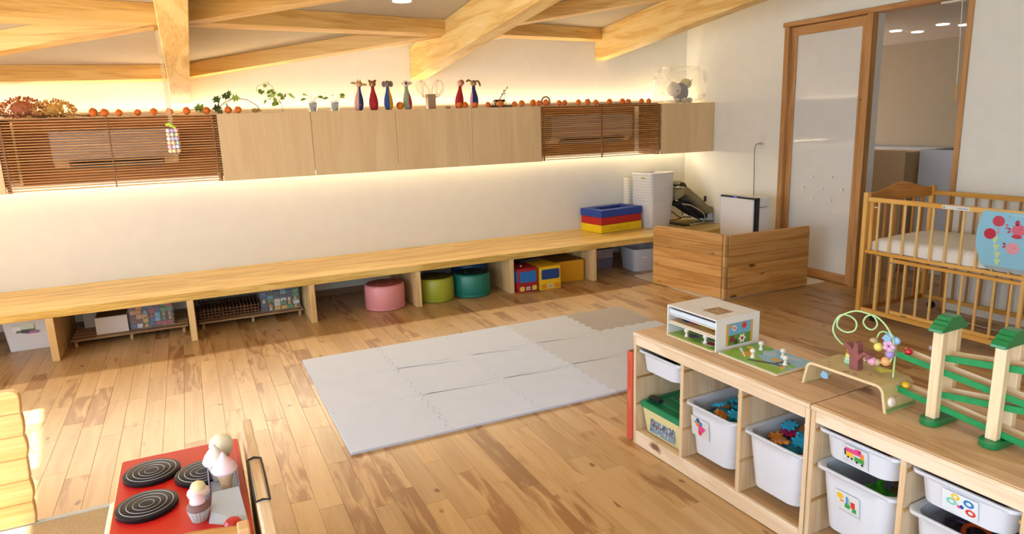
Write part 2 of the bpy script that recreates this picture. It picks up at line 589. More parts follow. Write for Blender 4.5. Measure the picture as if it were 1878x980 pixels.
m = MB(); m.box(-.01, .03, -3.03, -3.0, 1.64, 1.70); m.build('latch', mat('latch_wood', '#c49a5c'), F, bev=.004, world=True)
MB().cyl((-.012, -3.014, 1.668), (-.006, -3.014, 1.668), .008, n=10).build('latch_hole', MATS['dark_hole'], F, world=True)
# pull cord with wooden handle
t = T('pull_cord', 'thin white pull cord with wooden handle hanging in the doorway', 'cord', (-.06, -3.0, 2.2))
MB().tube([(-.06, -2.99, 2.256), (-.06, -3.0, 2.0), (-.06, -3.01, 1.66)], .0025, 6).build('cord', mat('cord_white', '#d9d4c8'), t, world=True)
MB().box(-.09, -.03, -3.0, -2.86, 2.222, 2.234).build('bracket', mat('cord_white', '#d9d4c8'), t, world=True)
MB().lathe([(.003, 1.545), (.007, 1.55), (.008, 1.6), (.006, 1.655), (.002, 1.662)], (-.06, -3.012, 0), 10).build('handle', mat('handle_wood', '#c8954e'), t, smooth=True, world=True)
mg = [(-1.743, .927), (-1.947, .934), (-1.646, .822), (-1.851, .827), (-2.061, .828), (-1.758, .726), (-1.951, .728)]
MP = ['left of the top two', 'right of the top two', 'leftmost of the middle three', 'centre one of the middle three', 'rightmost of the middle three', 'left of the bottom two', 'right of the bottom two']
MAG = mat('magnet_white', '#efece2', rough=0.4)
for i, (y, z) in enumerate(mg):
    o = MB().lathe([(.011, 0), (.011, .004), (.008, .009), (.006, .022), (.009, .026)], n=12).build('magnet', MAG, loc=(.035, y, z), rot=(0, R(-90), 0), smooth=True)
    tag(o, 'small white knob magnet on the door panel, ' + MP[i], 'magnet', 'knob magnets on the door panel')

# hallway beyond
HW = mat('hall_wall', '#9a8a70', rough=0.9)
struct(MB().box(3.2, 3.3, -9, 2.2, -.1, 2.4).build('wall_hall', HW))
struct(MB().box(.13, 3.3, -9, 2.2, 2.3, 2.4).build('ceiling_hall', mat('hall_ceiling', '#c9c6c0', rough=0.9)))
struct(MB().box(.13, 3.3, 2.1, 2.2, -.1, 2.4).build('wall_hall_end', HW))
struct(MB().box(3.16, 3.2, -6, 2.1, 1.0, 1.03).build('trim_2', mat('rail_grey', '#8b857a')))
struct(MB().box(3.165, 3.2, -6, 2.1, 0, 1.0).build('trim_3', mat('hall_wainscot', '#bdb6aa', rough=0.8)))
for k, (hx, hy) in enumerate(((1.77, -1.17), (2.13, -1.16), (1.78, -1.66), (2.08, -1.69))):
    o = MB().lathe([(.055, -.003), (.055, .004), (.04, .006)], n=20).build('hall_downlight', mat('hall_lamp', '#fff6ea', emit=6), loc=(hx, hy, 2.294))
    tag(o, 'round lit downlight in the hallway ceiling, ' + ('leftmost of four', 'second from the left', 'third from the left', 'rightmost, by the pull cord')[k], 'ceiling light', 'hallway downlights')
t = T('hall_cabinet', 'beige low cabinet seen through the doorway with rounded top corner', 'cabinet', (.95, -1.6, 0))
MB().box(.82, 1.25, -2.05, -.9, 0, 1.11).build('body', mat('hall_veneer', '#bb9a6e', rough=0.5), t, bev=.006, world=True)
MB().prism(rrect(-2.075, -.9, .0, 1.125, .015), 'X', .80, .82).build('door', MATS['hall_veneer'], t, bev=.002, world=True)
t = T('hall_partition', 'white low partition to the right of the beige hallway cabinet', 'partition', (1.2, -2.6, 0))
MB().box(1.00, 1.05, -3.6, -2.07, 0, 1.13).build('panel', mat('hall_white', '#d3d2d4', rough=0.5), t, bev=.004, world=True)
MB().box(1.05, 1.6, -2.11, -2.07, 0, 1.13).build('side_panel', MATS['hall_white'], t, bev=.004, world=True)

# outlet and cord
t = T('wall_outlet', 'white wall outlet plate right of the corner above the purifier', 'outlet', (0, -1.144, 1.241))
MB().prism(rrect(-1.179, -1.109, 1.181, 1.301, .006), 'X', -.006, 0).build('plate', mat('outlet_white', '#e6e0d2'), t, world=True)
MB().box(-.03, -.006, -1.158, -1.130, 1.2, 1.225).build('plug', mat('plug_grey', '#bdb6a8'), t, bev=.003, world=True)
o = MB().tube([(-.03, -1.143, 1.212), (-.05, -1.12, 1.21), (-.052, -1.10, 1.17), (-.04, -1.09, 1.05), (-.03, -1.088, .9), (-.04, -1.10, .75), (-.06, -1.12, .6), (-.15, -1.14, .3), (-.24, -1.18, .1)], .004, 6).build('power_cord', mat('cord_grey', '#7d776c'))
tag(o, 'thin grey power cord running from the outlet down to the purifier', 'cord')

# ------------------------------------------------------------------ wall cabinets and slatted niches
KY, KT, KB = -.464, 1.63, 1.124
KX = [-6.905, -6.214, -4.832, -4.141, -3.448, -2.756, -2.065, -.684, -.002]
def cabinet(x0, x1, lb):
    t = T('wall_cabinet', lb, 'cabinet', ((x0 + x1) / 2, -.23, KB), group='plain wall cabinets')
    MB().box(x0 + .001, x1 - .001, KY + .02, -.10, KB + .04, KT).build('body', VENEER, t, world=True)
    MB().box(x0 + .0015, x1 - .0015, KY, KY + .019, KB, KT).build('door', VENEER, t, bev=.001, world=True)
cabinet(KX[0], KX[1], 'beige veneer wall cabinet at the picture left edge beside the blind')
cabinet(KX[2], KX[3], 'beige wall cabinet directly right of the wide left slatted blind')
cabinet(KX[3], KX[4], 'beige wall cabinet below the two small potted cuttings')
cabinet(KX[4], KX[5], 'beige wall cabinet below the yellow ball and wire vase')
cabinet(KX[5], KX[6], 'beige wall cabinet directly left of the right slatted blind')
cabinet(KX[7], KX[8], 'beige wall cabinet in the corner under the plastic wrapped toy')
def niche(x0, x1, mull, lb):
    t = T('slatted_niche', lb, 'blind', ((x0 + x1) / 2, -.23, KB))
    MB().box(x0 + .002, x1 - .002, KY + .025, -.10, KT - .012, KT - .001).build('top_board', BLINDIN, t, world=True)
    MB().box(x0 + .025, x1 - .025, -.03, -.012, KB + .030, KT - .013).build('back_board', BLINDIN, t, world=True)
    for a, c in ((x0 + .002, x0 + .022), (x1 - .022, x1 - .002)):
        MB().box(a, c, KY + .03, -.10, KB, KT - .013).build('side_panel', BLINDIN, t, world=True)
    n = 27
    mm = MB(); mm.X = Matrix.Rotation(R(4), 4, 'X')
    mm.box(x0 + .002 - (x0 + x1) / 2, x1 - .002 - (x0 + x1) / 2, -.007, .007, -.0030, .0030)
    s0 = mm.build('slat', BLIND, t)
    for k in range(n):
        o = s0 if k == 0 else s0.copy()
        if k:
            C.objects.link(o); o.parent = t
        o.location = (0, KY + .012 + .23, .012 + k * (KT - KB - .018) / (n - 1))
    for x in mull:
        MB().box(x - .004, x + .004, KY - .0, KY + .022, KB + .003, KT - .003).build('ladder_tape', mat('tape_brown', '#8a5a2a'), t, world=True)
niche(KX[1], KX[2], (-5.553, KX[2] - .03, KX[1] + .03), 'wide brown slatted blind at the left hiding an air conditioner')
niche(KX[6], KX[7], (-1.394, KX[7] - .03, KX[6] + .03), 'brown slatted blind at the right hiding an air conditioner')
def aircon(x0, x1, lb):
    t = T('air_conditioner', lb, 'air conditioner', ((x0 + x1) / 2, -.12, 1.26))
    P_ = [(-.035, 1.27), (-.17, 1.27), (-.25, 1.33), (-.26, 1.54), (-.035, 1.55)]
    MB().prism([(y, z) for y, z in P_], 'X', x0, x1).build('body', mat('aircon_white', '#b8a188', rough=0.4), t, bev=.01, seg=2, world=True)
    MB().hexa([(x0 + .1, -.24, 1.292), (x1 - .1, -.24, 1.292), (x1 - .1, -.19, 1.262), (x0 + .1, -.19, 1.262)], [(x0 + .1, -.262, 1.315), (x1 - .1, -.262, 1.315), (x1 - .1, -.2, 1.28), (x0 + .1, -.2, 1.28)]).build('louvre', mat('aircon_dark', '#3b2c20'), t, world=True)
    for k in range(2):
        MB().box(x0 + .12, x1 - .12, -.268 + k * .02, -.250 + k * .02, 1.292 - k * .014, 1.296 - k * .014).build('flap', MATS['aircon_white'], t, world=True)
aircon(-5.95, -5.125, 'white air conditioner behind the wide left slatted blind')
aircon(-1.84, -.89, 'white air conditioner behind the right slatted blind')

# ------------------------------------------------------------------ bench
t = T('built_in_bench', 'long low pine bench built along the white back wall', 'bench', (-4, -.42, 0))
m = MB(); m.box(-7.6, -.003, -.839, -.002, .307, .363); m.build('seat', BENCHW, t, bev=.003, world=True)
for k in range(-2, 7):
    x = -6.061 + .8625 * k
    MB().box(x, x + .045, -.834, -.004, 0.0005, .307).build('divider', POSTW, t, bev=.002, world=True)
struct(MB().box(-7.9, -.01, -.012, -.001, .001, .06).build('baseboard_back', mat('baseboard', '#8c6d4e')))
# ------------------------------------------------------------------ things under the bench
CARD = mat('white_card', '#ddd3c6', rough=0.7)
CLEAR = mat('clear_plastic', '#e6ecec', rough=0.12, alpha=0.16, spec=0.6)
TUBW = mat('tub_white', '#dcd9d6', rough=0.4)
def tub_rings(m, x0, x1, y0, y1, z0, z1, taper, r, th=.003):
    """open rounded tub, wider at the top"""
    a, q = taper, th
    m.rings([ring_xy(x0 + a, x1 - a, y0 + a, y1 - a, r, z0), ring_xy(x0, x1, y0, y1, r, z1),
             ring_xy(x0 + q, x1 - q, y0 + q, y1 - q, r, z1), ring_xy(x0 + a + q, x1 - a - q, y0 + a + q, y1 - a - q, r, z0 + q)])
t = T('storage_tub', 'white plastic tub with a shiny picture label at the far left under the bench', 'tub', (-6.24, -.28, 0))
m = MB(); tub_rings(m, -6.40, -6.085, -.44, -.12, .001, .245, .02, .03); m.build('body', TUBW, t, smooth=True, world=True)
m = MB(); m.rings([ring_xy(-6.415, -6.07, -.455, -.105, .035, .240), ring_xy(-6.415, -6.07, -.455, -.105, .035, .256), ring_xy(-6.40, -6.085, -.44, -.12, .03, .262)]); m.build('lid', TUBW, t, smooth=True, world=True)
m = MB()
P3 = [('#cfd9c0', 0, .13, .035, .075), ('#5d7a5c', .02, .13, .012, .035), ('#b0709a', .07, .15, .0, .02), ('#4a4f63', .05, .10, .008, .03), ('#e8ecea', 0, .05, .03, .06)]
mt = [mat('label_' + c[0][1:], c[0], rough=0.15) for c in P3]
for i, (c, a0, a1, b0, b1) in enumerate(P3):
    m.cm = i
    m.box(-6.335 + a0, -6.335 + a1, -.4415 - .0004 * i, -.435, .125 + b0, .125 + b1)
m.build('picture_label', mt, t, world=True)

PLATW = wood('platform_wood', '#8b6a48', '#a5825a', '#b9976c', 'X', gs=1.5, rough=0.55, tint=.06)
def platform(x0, x1, lb):
    t = T('rolling_platform', lb, 'platform', ((x0 + x1) / 2, -.33, 0))
    for k in range(5):
        y = -.545 + k * .088
        MB().box(x0, x1, y, y + .07, .041, .055).build('slat', PLATW, t, bev=.002, world=True)
    for k, x in enumerate((x0 + .02, (x0 + x1) / 2 - .01, x1 - .04)):
        MB().box(x, x + .02, -.535, -.13, .026, .041).build('batten', PLATW, t, world=True)
        for y in (-.53, -.15):
            MB().cyl((x + .01, y, .001), (x + .01, y, .026), .011, n=10).build('foot', mat('foot_tan', '#b99a6c'), t, world=True)
platform(-5.985, -5.215, 'low slatted wooden platform under the bench carrying two white boxes')
platform(-5.138, -4.352, 'low slatted wooden platform under the bench carrying the brown slatted rack')
t = T('white_box', 'white cardboard box with brown inside, front one on the left platform', 'box', (-5.72, -.39, .056))
MB().box(-5.826, -5.616, -.485, -.29, .056, .182).build('body', CARD, t, bev=.001, world=True)
MB().box(-5.82, -5.622, -.479, -.296, .1815, .185).build('lid', mat('card_brown', '#7a5a3c', rough=0.7), t, world=True)
t = T('white_box', 'pale narrow box standing behind the front white box', 'box', (-5.87, -.2, .056))
MB().box(-5.93, -5.84, -.23, -.14, .056, .20).build('body', CARD, t, bev=.001, world=True)
# brown slatted rack: 17 thin boards standing side by side on three cross rods
RACK = wood('rack_wood', '#5f3a18', '#7c5026', '#8f6233', 'Z', gs=2, rough=0.5)
t = T('slatted_rack', 'brown wooden rack of narrow upright slats on the right platform', 'rack', (-4.907, -.3, .056))
for k in range(17):
    x = -5.122 + k * .0268
    MB().box(x, x + .009, -.455, -.14, .056, .140).build('slat', RACK, t, bev=.001, world=True)
for z in (.070, .093, .116):
    MB().box(-5.128, -4.684, -.462, -.456, z, z + .008).build('cross_bar', RACK, t, world=True)
    MB().box(-5.128, -4.684, -.139, -.132, z, z + .008).build('cross_bar', RACK, t, world=True)

def block_mesh(kind, w_, d_, h_):
    m = MB()
    if kind == 'brick': m.box(-w_ / 2, w_ / 2, -d_ / 2, d_ / 2, 0, h_)
    elif kind == 'wedge': m.prism([(-w_ / 2, 0), (w_ / 2, 0), (0, h_)], 'Y', -d_ / 2, d_ / 2)
    elif kind == 'peg':
        m.lathe([(w_ * .30, 0), (w_ * .34, h_ * .1), (w_ * .26, h_ * .55), (w_ * .12, h_ * .62), (w_ * .26, h_ * .72), (w_ * .26, h_ * .88), (w_ * .1, h_)], n=12)
    else:
        pl = [(-w_ / 2, 0), (-w_ * .2, 0), (-w_ * .2, h_ * .3), (w_ * .2, h_ * .3), (w_ * .2, 0), (w_ / 2, 0), (w_ / 2, h_), (-w_ / 2, h_)]
        m.prism(pl, 'Y', -d_ / 2, d_ / 2)
    return m
ORD = ['first', 'second', 'third', 'fourth', 'fifth', 'sixth', 'seventh', 'eighth', 'ninth', 'tenth', 'eleventh']
BLC = {'red': '#a33029', 'blue': '#2d5590', 'light blue': '#5c9cc0', 'yellow': '#d9b22c', 'green': '#4f8a50', 'maroon': '#6d2a30', 'tan': '#c99a62', 'white': '#d8d4cc', 'orange': '#c98432', 'navy': '#2a3350'}
def clear_box(x0, x1, y0, y1, z0, z1, grid, lb, where):
    t = T('clear_box', lb, 'box', ((x0 + x1) / 2, (y0 + y1) / 2, z0))
    m = MB(); m.rings([[(x0, y0, z), (x1, y0, z), (x1, y1, z), (x0, y1, z)] for z in (z0, z1)], cap0=True, cap1=False)
    m.build('body', CLEAR, t, world=True)
    m = MB(); m.box(x0 - .003, x1 + .003, y0 - .003, y1 + .003, z1 - .006, z1 + .002); m.build('lid', CLEAR, t, bev=.002, world=True)
    nz, nx = len(grid), len(grid[0])
    ch, cw = (z1 - z0 - .03) / nz, (x1 - x0 - .012) / nx
    rr = random.Random(int(abs(x0) * 100))
    for j, row in enumerate(reversed(grid)):
        for i, (col, kd) in enumerate(row):
            o = block_mesh(kd, cw * .94, .055, ch * .97).build('toy_block', mat('block_' + col.replace(' ', '_'), BLC[col], rough=0.35), loc=(x0 + .006 + cw * (i + .5), y0 + .034 + rr.random() * .012, z0 + .002 + j * ch), rot=(0, 0, rr.uniform(-.12, .12)), bev=.003, smooth=(kd == 'peg'))
            tag(o, '%s toy block %s, %s row, %s from left' % (col, where, ORD[nz - 1 - j], ORD[i]), 'toy block', 'blocks %s' % where)
B_, W_, A_, P_ = 'brick', 'wedge', 'arch', 'peg'
G1 = [[('maroon', B_), ('orange', B_), ('blue', A_), ('blue', B_), ('maroon', B_), ('green', A_), ('red', B_)],
      [('tan', B_), ('orange', B_), ('light blue', W_), ('red', B_), ('blue', B_), ('green', B_), ('green', B_)],
      [('maroon', B_), ('tan', B_), ('tan', A_), ('red', W_), ('light blue', B_), ('tan', P_), ('tan', P_)],
      [('maroon', B_), ('maroon', A_), ('yellow', B_), ('blue', B_), ('light blue', B_), ('green', P_), ('tan', P_)],
      [('blue', B_), ('white', B_), ('yellow', W_), ('blue', A_), ('red', A_), ('red', B_), ('red', B_)]]
clear_box(-5.608, -5.306, -.475, -.22, .056, .262, G1, 'clear box of mixed building blocks on the left platform', 'in the left clear box')
G2 = [[('navy', B_), ('tan', A_), ('blue', B_), ('light blue', W_), ('blue', B_), ('blue', A_)],
      [('blue', B_), ('navy', B_), ('navy', B_), ('light blue', B_), ('navy', B_), ('green', B_)],
      [('blue', A_), ('light blue', B_), ('navy', B_), ('navy', B_), ('navy', A_), ('green', B_)],
      [('white', P_), ('green', A_), ('white', B_), ('white', A_), ('white', P_), ('yellow', P_)],
      [('navy', B_), ('orange', W_), ('white', B_), ('green', A_), ('yellow', P_), ('white', B_)],
      [('navy', B_), ('white', P_), ('yellow', B_), ('yellow', B_), ('green', B_), ('yellow', P_)]]
clear_box(-4.674, -4.366, -.495, -.24, .056, .275, G2, 'clear box of blue and white blocks beside the brown rack', 'in the clear box by the rack')

def pouf(x, y, h, col, dark, lb):
    t = T('pouf', lb, 'pouf', (x, y, 0), group='round leatherette poufs')
    r = .165
    MB().lathe([(r - .012, .001), (r - .003, .006), (r, .016), (r, .022), (r - .003, .025), (r, .029), (r + .002, h * .5), (r, h - .02), (r - .004, h - .011), (r - .014, h - .004)], n=40, cap1=False).build('side', mat('leatherette_' + col[1:], col, rough=0.38, bump=.05, bscale=220), t, smooth=True, angle=60)
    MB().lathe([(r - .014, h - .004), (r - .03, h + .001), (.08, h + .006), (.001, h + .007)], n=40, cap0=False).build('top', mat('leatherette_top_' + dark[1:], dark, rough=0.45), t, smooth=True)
    m = MB()
    for a in range(4): m.lathe([(.012, 0), (.011, .004), (.004, .006)], (.07 * cos(a * pi / 2 + .5), .07 * sin(a * pi / 2 + .5), h + .005), 10)
    m.build('buttons', MATS['leatherette_top_' + dark[1:]], t, smooth=True)
    MB().tube([((r + .0015) * cos(a * pi / 20), (r + .0015) * sin(a * pi / 20), .026) for a in range(40)], .0025, 6, closed=True).build('piping', MATS['leatherette_' + col[1:]], t, smooth=True)
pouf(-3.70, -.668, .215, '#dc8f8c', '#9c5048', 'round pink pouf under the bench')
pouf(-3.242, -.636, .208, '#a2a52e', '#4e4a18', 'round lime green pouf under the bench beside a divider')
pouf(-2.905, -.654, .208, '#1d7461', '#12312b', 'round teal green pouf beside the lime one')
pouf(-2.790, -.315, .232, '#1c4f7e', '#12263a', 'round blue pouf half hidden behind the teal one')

def bus(x0, x1, y0, y1, h, body, win, lamp, plate_, lb, name, split):
    t = T(name, lb, 'toy box', ((x0 + x1) / 2, (y0 + y1) / 2, 0))
    w_ = x1 - x0
    MB().box(x0, x1, y0, y1, .001, h).build('body', mat('card_' + body[1:], body, rough=0.45), t, bev=.002, world=True)
    F_ = y0 - .0012
    def face(nm, a0, a1, b0, b1, r, c):
        MB().prism([(a, b) for a, b in rrect(x0 + a0 * w_, x0 + a1 * w_, b0 * h, b1 * h, r)], 'Y', F_, y0).build(nm, mat('print_' + c[1:], c, rough=0.4), t, world=True)
    if split:
        face('windscreen', .08, .495, .42, .88, .012, win); face('windscreen', .505, .92, .42, .88, .012, win)
        for k in range(2): MB().prism(rrect(y0 + .02 + k * .1, y0 + .11 + k * .1, .42 * h, .88 * h, .01), 'X', x0 - .0012, x0).build('side_window', mat('print_' + win[1:], win), t, world=True)
        MB().ball(((x0 + x1) / 2, F_ - .003, h * .34), .008, 10, 6).build('nose', mat('card_darkred', '#8a1d22'), t, world=True)
        MB().lathe([(.008, 0), (.008, .012), (.003, .016)], ((x0 + x1) / 2 - .02, y0 + .1, h), 10).build('roof_lamp', mat('lamp_white', '#c9b9a4'), t, world=True)
    else:
        face('windscreen', .08, .94, .45, .88, .016, win)
    face('headlamp', .07, .31, .06, .26, .014, lamp); face('headlamp', .70, .94, .06, .26, .014, lamp)
    face('number_plate', .40, .61, .09, .23, .003, '#d5d4cc')
    m = MB()
    for k in range(3): m.box(x0 + (.44 + .05 * k) * w_, x0 + (.475 + .05 * k) * w_, F_ - .0008, F_, .135 * h, .185 * h)
    m.build('plate_marks', mat('print_ink', '#5a5a60'), t, world=True)
bus(-2.545, -2.352, -.872, -.62, .218, '#a01d26', '#1f6fb4', '#e2c84a', 0, 'red cardboard bus toy box with blue windscreen and yellow headlamps', 'bus_box', True)
bus(-2.335, -2.123, -.884, -.60, .214, '#e8b81c', '#163f7c', '#e08a1e', 0, 'yellow cardboard bus toy box with dark blue windscreen', 'bus_box', False)
t = T('yellow_box', 'plain yellow box under the bench beside the yellow bus', 'box', (-1.94, -.53, 0))
MB().box(-2.105, -1.779, -.725, -.34, .001, .200).build('body', mat('card_ochre', '#d79a16', rough=0.5), t, bev=.002, world=True)
MB().box(-2.105, -1.779, -.725, -.34, .2002, .203).build('lid', mat('card_ochre_dark', '#8a5d12', rough=0.6), t, bev=.001, world=True)
t = T('lidded_box', 'dim tan box with grey lid behind the red bus', 'box', (-2.2, -.35, 0))
MB().box(-2.29, -2.13, -.44, -.2, .001, .175).build('body', mat('dim_tan', '#9a7048'), t, bev=.003, world=True)
MB().box(-2.31, -2.11, -.46, -.18, .175, .200).build('lid', mat('dim_grey', '#7d756c'), t, bev=.004, world=True)
t = T('lilac_drawer_box', 'translucent lilac drawer box under the bench right of the yellow box', 'box', (-1.33, -.3, 0))
m = MB(); tub_rings(m, -1.46, -1.235, -.42, -.12, .001, .10, .008, .012); m.build('body', mat('lilac_plastic', '#8d86a0', rough=0.25, alpha=.75), t, smooth=True, world=True)
MB().box(-1.455, -1.24, -.415, -.125, .1005, .185).build('drawer', mat('pinkish_plastic', '#b5a4a4', rough=0.25, alpha=.85), t, bev=.004, world=True)
MB().prism(rrect(-1.475, -1.222, -.435, -.105, .015), 'Z', .186, .200).build('lid', mat('tub_grey', '#aaa8aa', rough=0.35), t, bev=.003, world=True)
t = T('storage_tub', 'pale grey open tub under the bench end next to the wooden partition', 'tub', (-1.05, -.6, 0), (0, 0, R(-6)))
m = MB(); tub_rings(m, -.145, .145, -.16, .16, .001, .225, .018, .05); m.build('body', mat('tub_paleg', '#b9bac0', rough=0.35), t, smooth=True)
m = MB(); m.rings([ring_xy(-.152, .152, -.167, .167, .053, .212), ring_xy(-.152, .152, -.167, .167, .053, .226), ring_xy(-.14, .14, -.155, .155, .05, .228), ring_xy(-.14, .14, -.155, .155, .05, .212)], closed=True); m.build('rim', MATS['tub_paleg'], t, smooth=True)
MB().box(-.06, .0, -.1615, -.160, .14, .15).build('label', mat('label_white', '#e6e6e6'), t)
o = MB().box(-.08, .10, -.10, .10, .0, .17).build('dark_case', mat('dark_case', '#3a3330'), loc=(-1.04, -.6, .006), rot=(0, 0, R(-10)), bev=.01, seg=2)
tag(o, 'dark brown case lying in the pale grey tub under the bench', 'case')
o = MB().prism(rrect(-1.295, -.012, -1.985, -.85, .02), 'Z', .0006, .0045).build('floor_sheet', mat('sheet_white', '#e3ded2', rough=0.5))
tag(o, 'thin white floor sheet lying under the wooden partition in the corner', 'mat')

# ------------------------------------------------------------------ L-shaped partition of six planks a side
PART = wood('partition_pine', '#c18946', '#d39c57', '#e0ae6a', 'X', gs=1.0, rough=0.45, knots=1.25, kscale=5.0, tint=.13, rings=.3, streak=.5)
ENDG = wood('partition_end', '#b88a50', '#cfa168', '#dcb67f', 'Z', gs=1.5, rough=0.5, tint=.08)
def plank_wall(t, p0, p1, z0, h, n, th, side=1, rounded=True):
    p0, p1 = Vector((*p0, 0)), Vector((*p1, 0))
    ln = (p1 - p0).length
    ang = math.atan2(p1.y - p0.y, p1.x - p0.x)
    ph = h / n
    rr = random.Random(int(abs(p0.x * 1000)))
    for k in range(n):
        m = MB()
        a, b = z0 + k * ph + .0008, z0 + (k + 1) * ph - .0008
        dx = rr.uniform(-.0015, .0015)
        if k == n - 1 and rounded:
            r = .02
            pl = [(0, a), (ln, a), (ln, b - r), (ln - r * .3, b - r * .3), (ln - r, b), (r, b), (r * .3, b - r * .3), (0, b - r)]
            m.prism(pl, 'Y', -th / 2, th / 2)
        else:
            m.box(dx, ln + dx, -th / 2, th / 2, a, b)
        m.build('plank', PART, t, loc=p0 - Vector((t.location.x, t.location.y, 0)), rot=(0, 0, ang), bev=.0025)
t = T('wooden_partition', 'L-shaped low pine plank partition standing in front of the purifier', 'partition', (-1.184, -1.965, 0))
plank_wall(t, (-1.322, -1.205), (-1.187, -1.945), .005, .536, 6, .030)
plank_wall(t, (-1.162, -1.972), (-.278, -1.995), .005, .532, 6, .030)
for k in range(6):
    MB().box(-.018, .015, -.016, .016, .005 + k * .0893 + .0006, .005 + (k + 1) * .0893 - .0006).build('corner_joint', ENDG, t, loc=(0, -.005, 0), rot=(0, 0, R(-5)), bev=.004)

# ------------------------------------------------------------------ things on the bench end
def foam_ring(z0, z1, col, lb, s=0.0, rot=7.3):
    t = T('foam_ring', lb, 'foam block', (-1.132, -.2215, z0), (0, 0, R(rot)), 'stacked foam frames')
    M_ = mat('foam_' + col[1:], col, rough=0.55, bump=.06, bscale=90)
    a, b, w_ = .272 + s, .162 + s, .080
    h = z1 - z0
    m = MB()
    ro = [(-a, -b), (a, -b), (a, b), (-a, b)]; ri = [(-a + w_, -b + w_), (a - w_, -b + w_), (a - w_, b - w_), (-a + w_, b - w_)]
    m.rings([[(x, y, 0) for x, y in ro], [(x, y, h) for x, y in ro], [(x, y, h) for x, y in ri], [(x, y, 0) for x, y in ri]], closed=True)
    m.build('frame', M_, t, bev=.006, seg=2)
    return t
ZB = .3635
t = foam_ring(ZB, .444, '#f0c800', 'yellow square foam frame at the bottom of the stack on the bench', .004)
m = MB()
rr = random.Random(3)
for k in range(9):
    x = -.17 + k * .032
    m.add([(x, -.1665, .025), (x + .006, -.1665, .025), (x + .016 * rr.random() + .008, -.1665, .055), (x + .010, -.1665, .055)], [(0, 1, 2, 3)])
m.build('faded_writing', mat('faded_ink', '#8f7f2e'), t)
foam_ring(.4445, .522, '#b51a14', 'red square foam frame in the middle of the stack on the bench')
foam_ring(.5225, .596, '#1d3f9a', 'blue square foam frame on top of the stack on the bench', .006)

def tub_stack(cx, cy, w_, d_, z0, n, pitch, h, rot, lbs, col, tall):
    M_ = mat('nested_' + col[1:], col, rough=0.4)
    base = None
    for k in range(n):
        z = z0 + k * pitch
        if base is None:
            t = T('nested_tub', 'x', 'tub', (cx, cy, z), (0, 0, R(rot)), lbs[2])
            m = MB(); m.rings([ring_xy(-w_ / 2 + .028, w_ / 2 - .028, -d_ / 2 + .028, d_ / 2 - .028, .03, .0), ring_xy(-w_ / 2 + .003, w_ / 2 - .003, -d_ / 2 + .003, d_ / 2 - .003, .035, h), ring_xy(-w_ / 2 + .005, w_ / 2 - .005, -d_ / 2 + .005, d_ / 2 - .005, .033, h), ring_xy(-w_ / 2 + .030, w_ / 2 - .030, -d_ / 2 + .030, d_ / 2 - .030, .028, .002)]); m.build('body', M_, t, smooth=True)
            m = MB(); m.rings([ring_xy(-w_ / 2, w_ / 2, -d_ / 2, d_ / 2, .037, h - .016), ring_xy(-w_ / 2, w_ / 2, -d_ / 2, d_ / 2, .037, h), ring_xy(-w_ / 2 + .007, w_ / 2 - .007, -d_ / 2 + .007, d_ / 2 - .007, .032, h + .001), ring_xy(-w_ / 2 + .007, w_ / 2 - .007, -d_ / 2 + .007, d_ / 2 - .007, .032, h - .016)], closed=True)
            m.build('rim', M_, t, smooth=True)
            base = t
        elif k == 1:
            # seen of the upper ones: the rim and the band of wall above the next rim
            t = T('nested_tub', 'x', 'tub', (cx, cy, z), (0, 0, R(rot)), lbs[2])
            m = MB(); m.rings([ring_xy(-w_ / 2 + .006, w_ / 2 - .006, -d_ / 2 + .006, d_ / 2 - .006, .034, h - pitch + .002), ring_xy(-w_ / 2 + .003, w_ / 2 - .003, -d_ / 2 + .003, d_ / 2 - .003, .035, h), ring_xy(-w_ / 2 + .007, w_ / 2 - .007, -d_ / 2 + .007, d_ / 2 - .007, .033, h), ring_xy(-w_ / 2 + .009, w_ / 2 - .009, -d_ / 2 + .009, d_ / 2 - .009, .033, h - pitch + .002)], closed=True); m.build('body', M_, t, smooth=True)
            for c in base.children:
                if c.name.startswith('rim'):
                    c2 = c.copy(); C.objects.link(c2); c2.parent = t
            upper = t
        else:
            t = copy_tree(upper); t.location = (cx, cy, z)
        t['label'] = lbs[0] if k == n - 1 else (lbs[3] if k == 0 else lbs[1] % ORD[n - 1 - k])
    return t
t = tub_stack(-.655, -.292, .345, .30, ZB, 11, .0285, .282, 10, ('topmost white tub of the tall stack on the bench, with a yellow label', '%s white tub from the top of the tall stack on the bench', 'nested tubs of the tall stack', 'lowest white tub of the tall stack on the bench'), '#d7d5d3', 1)
m = MB(); m.box(-.1735, -.1725, -.05, .01, .225, .238); m.build('yellow_label', mat('label_ochre', '#9a8648'), t)
tub_stack(-.773, -.075, .185, .105, ZB, 11, .0285, .222, 0, ('topmost white tub of the shorter stack behind the tall tub stack', '%s white tub from the top of the shorter stack behind the tall one', 'nested tubs of the shorter stack', 'lowest white tub of the shorter stack behind the tall one'), '#e2dccb', 0)

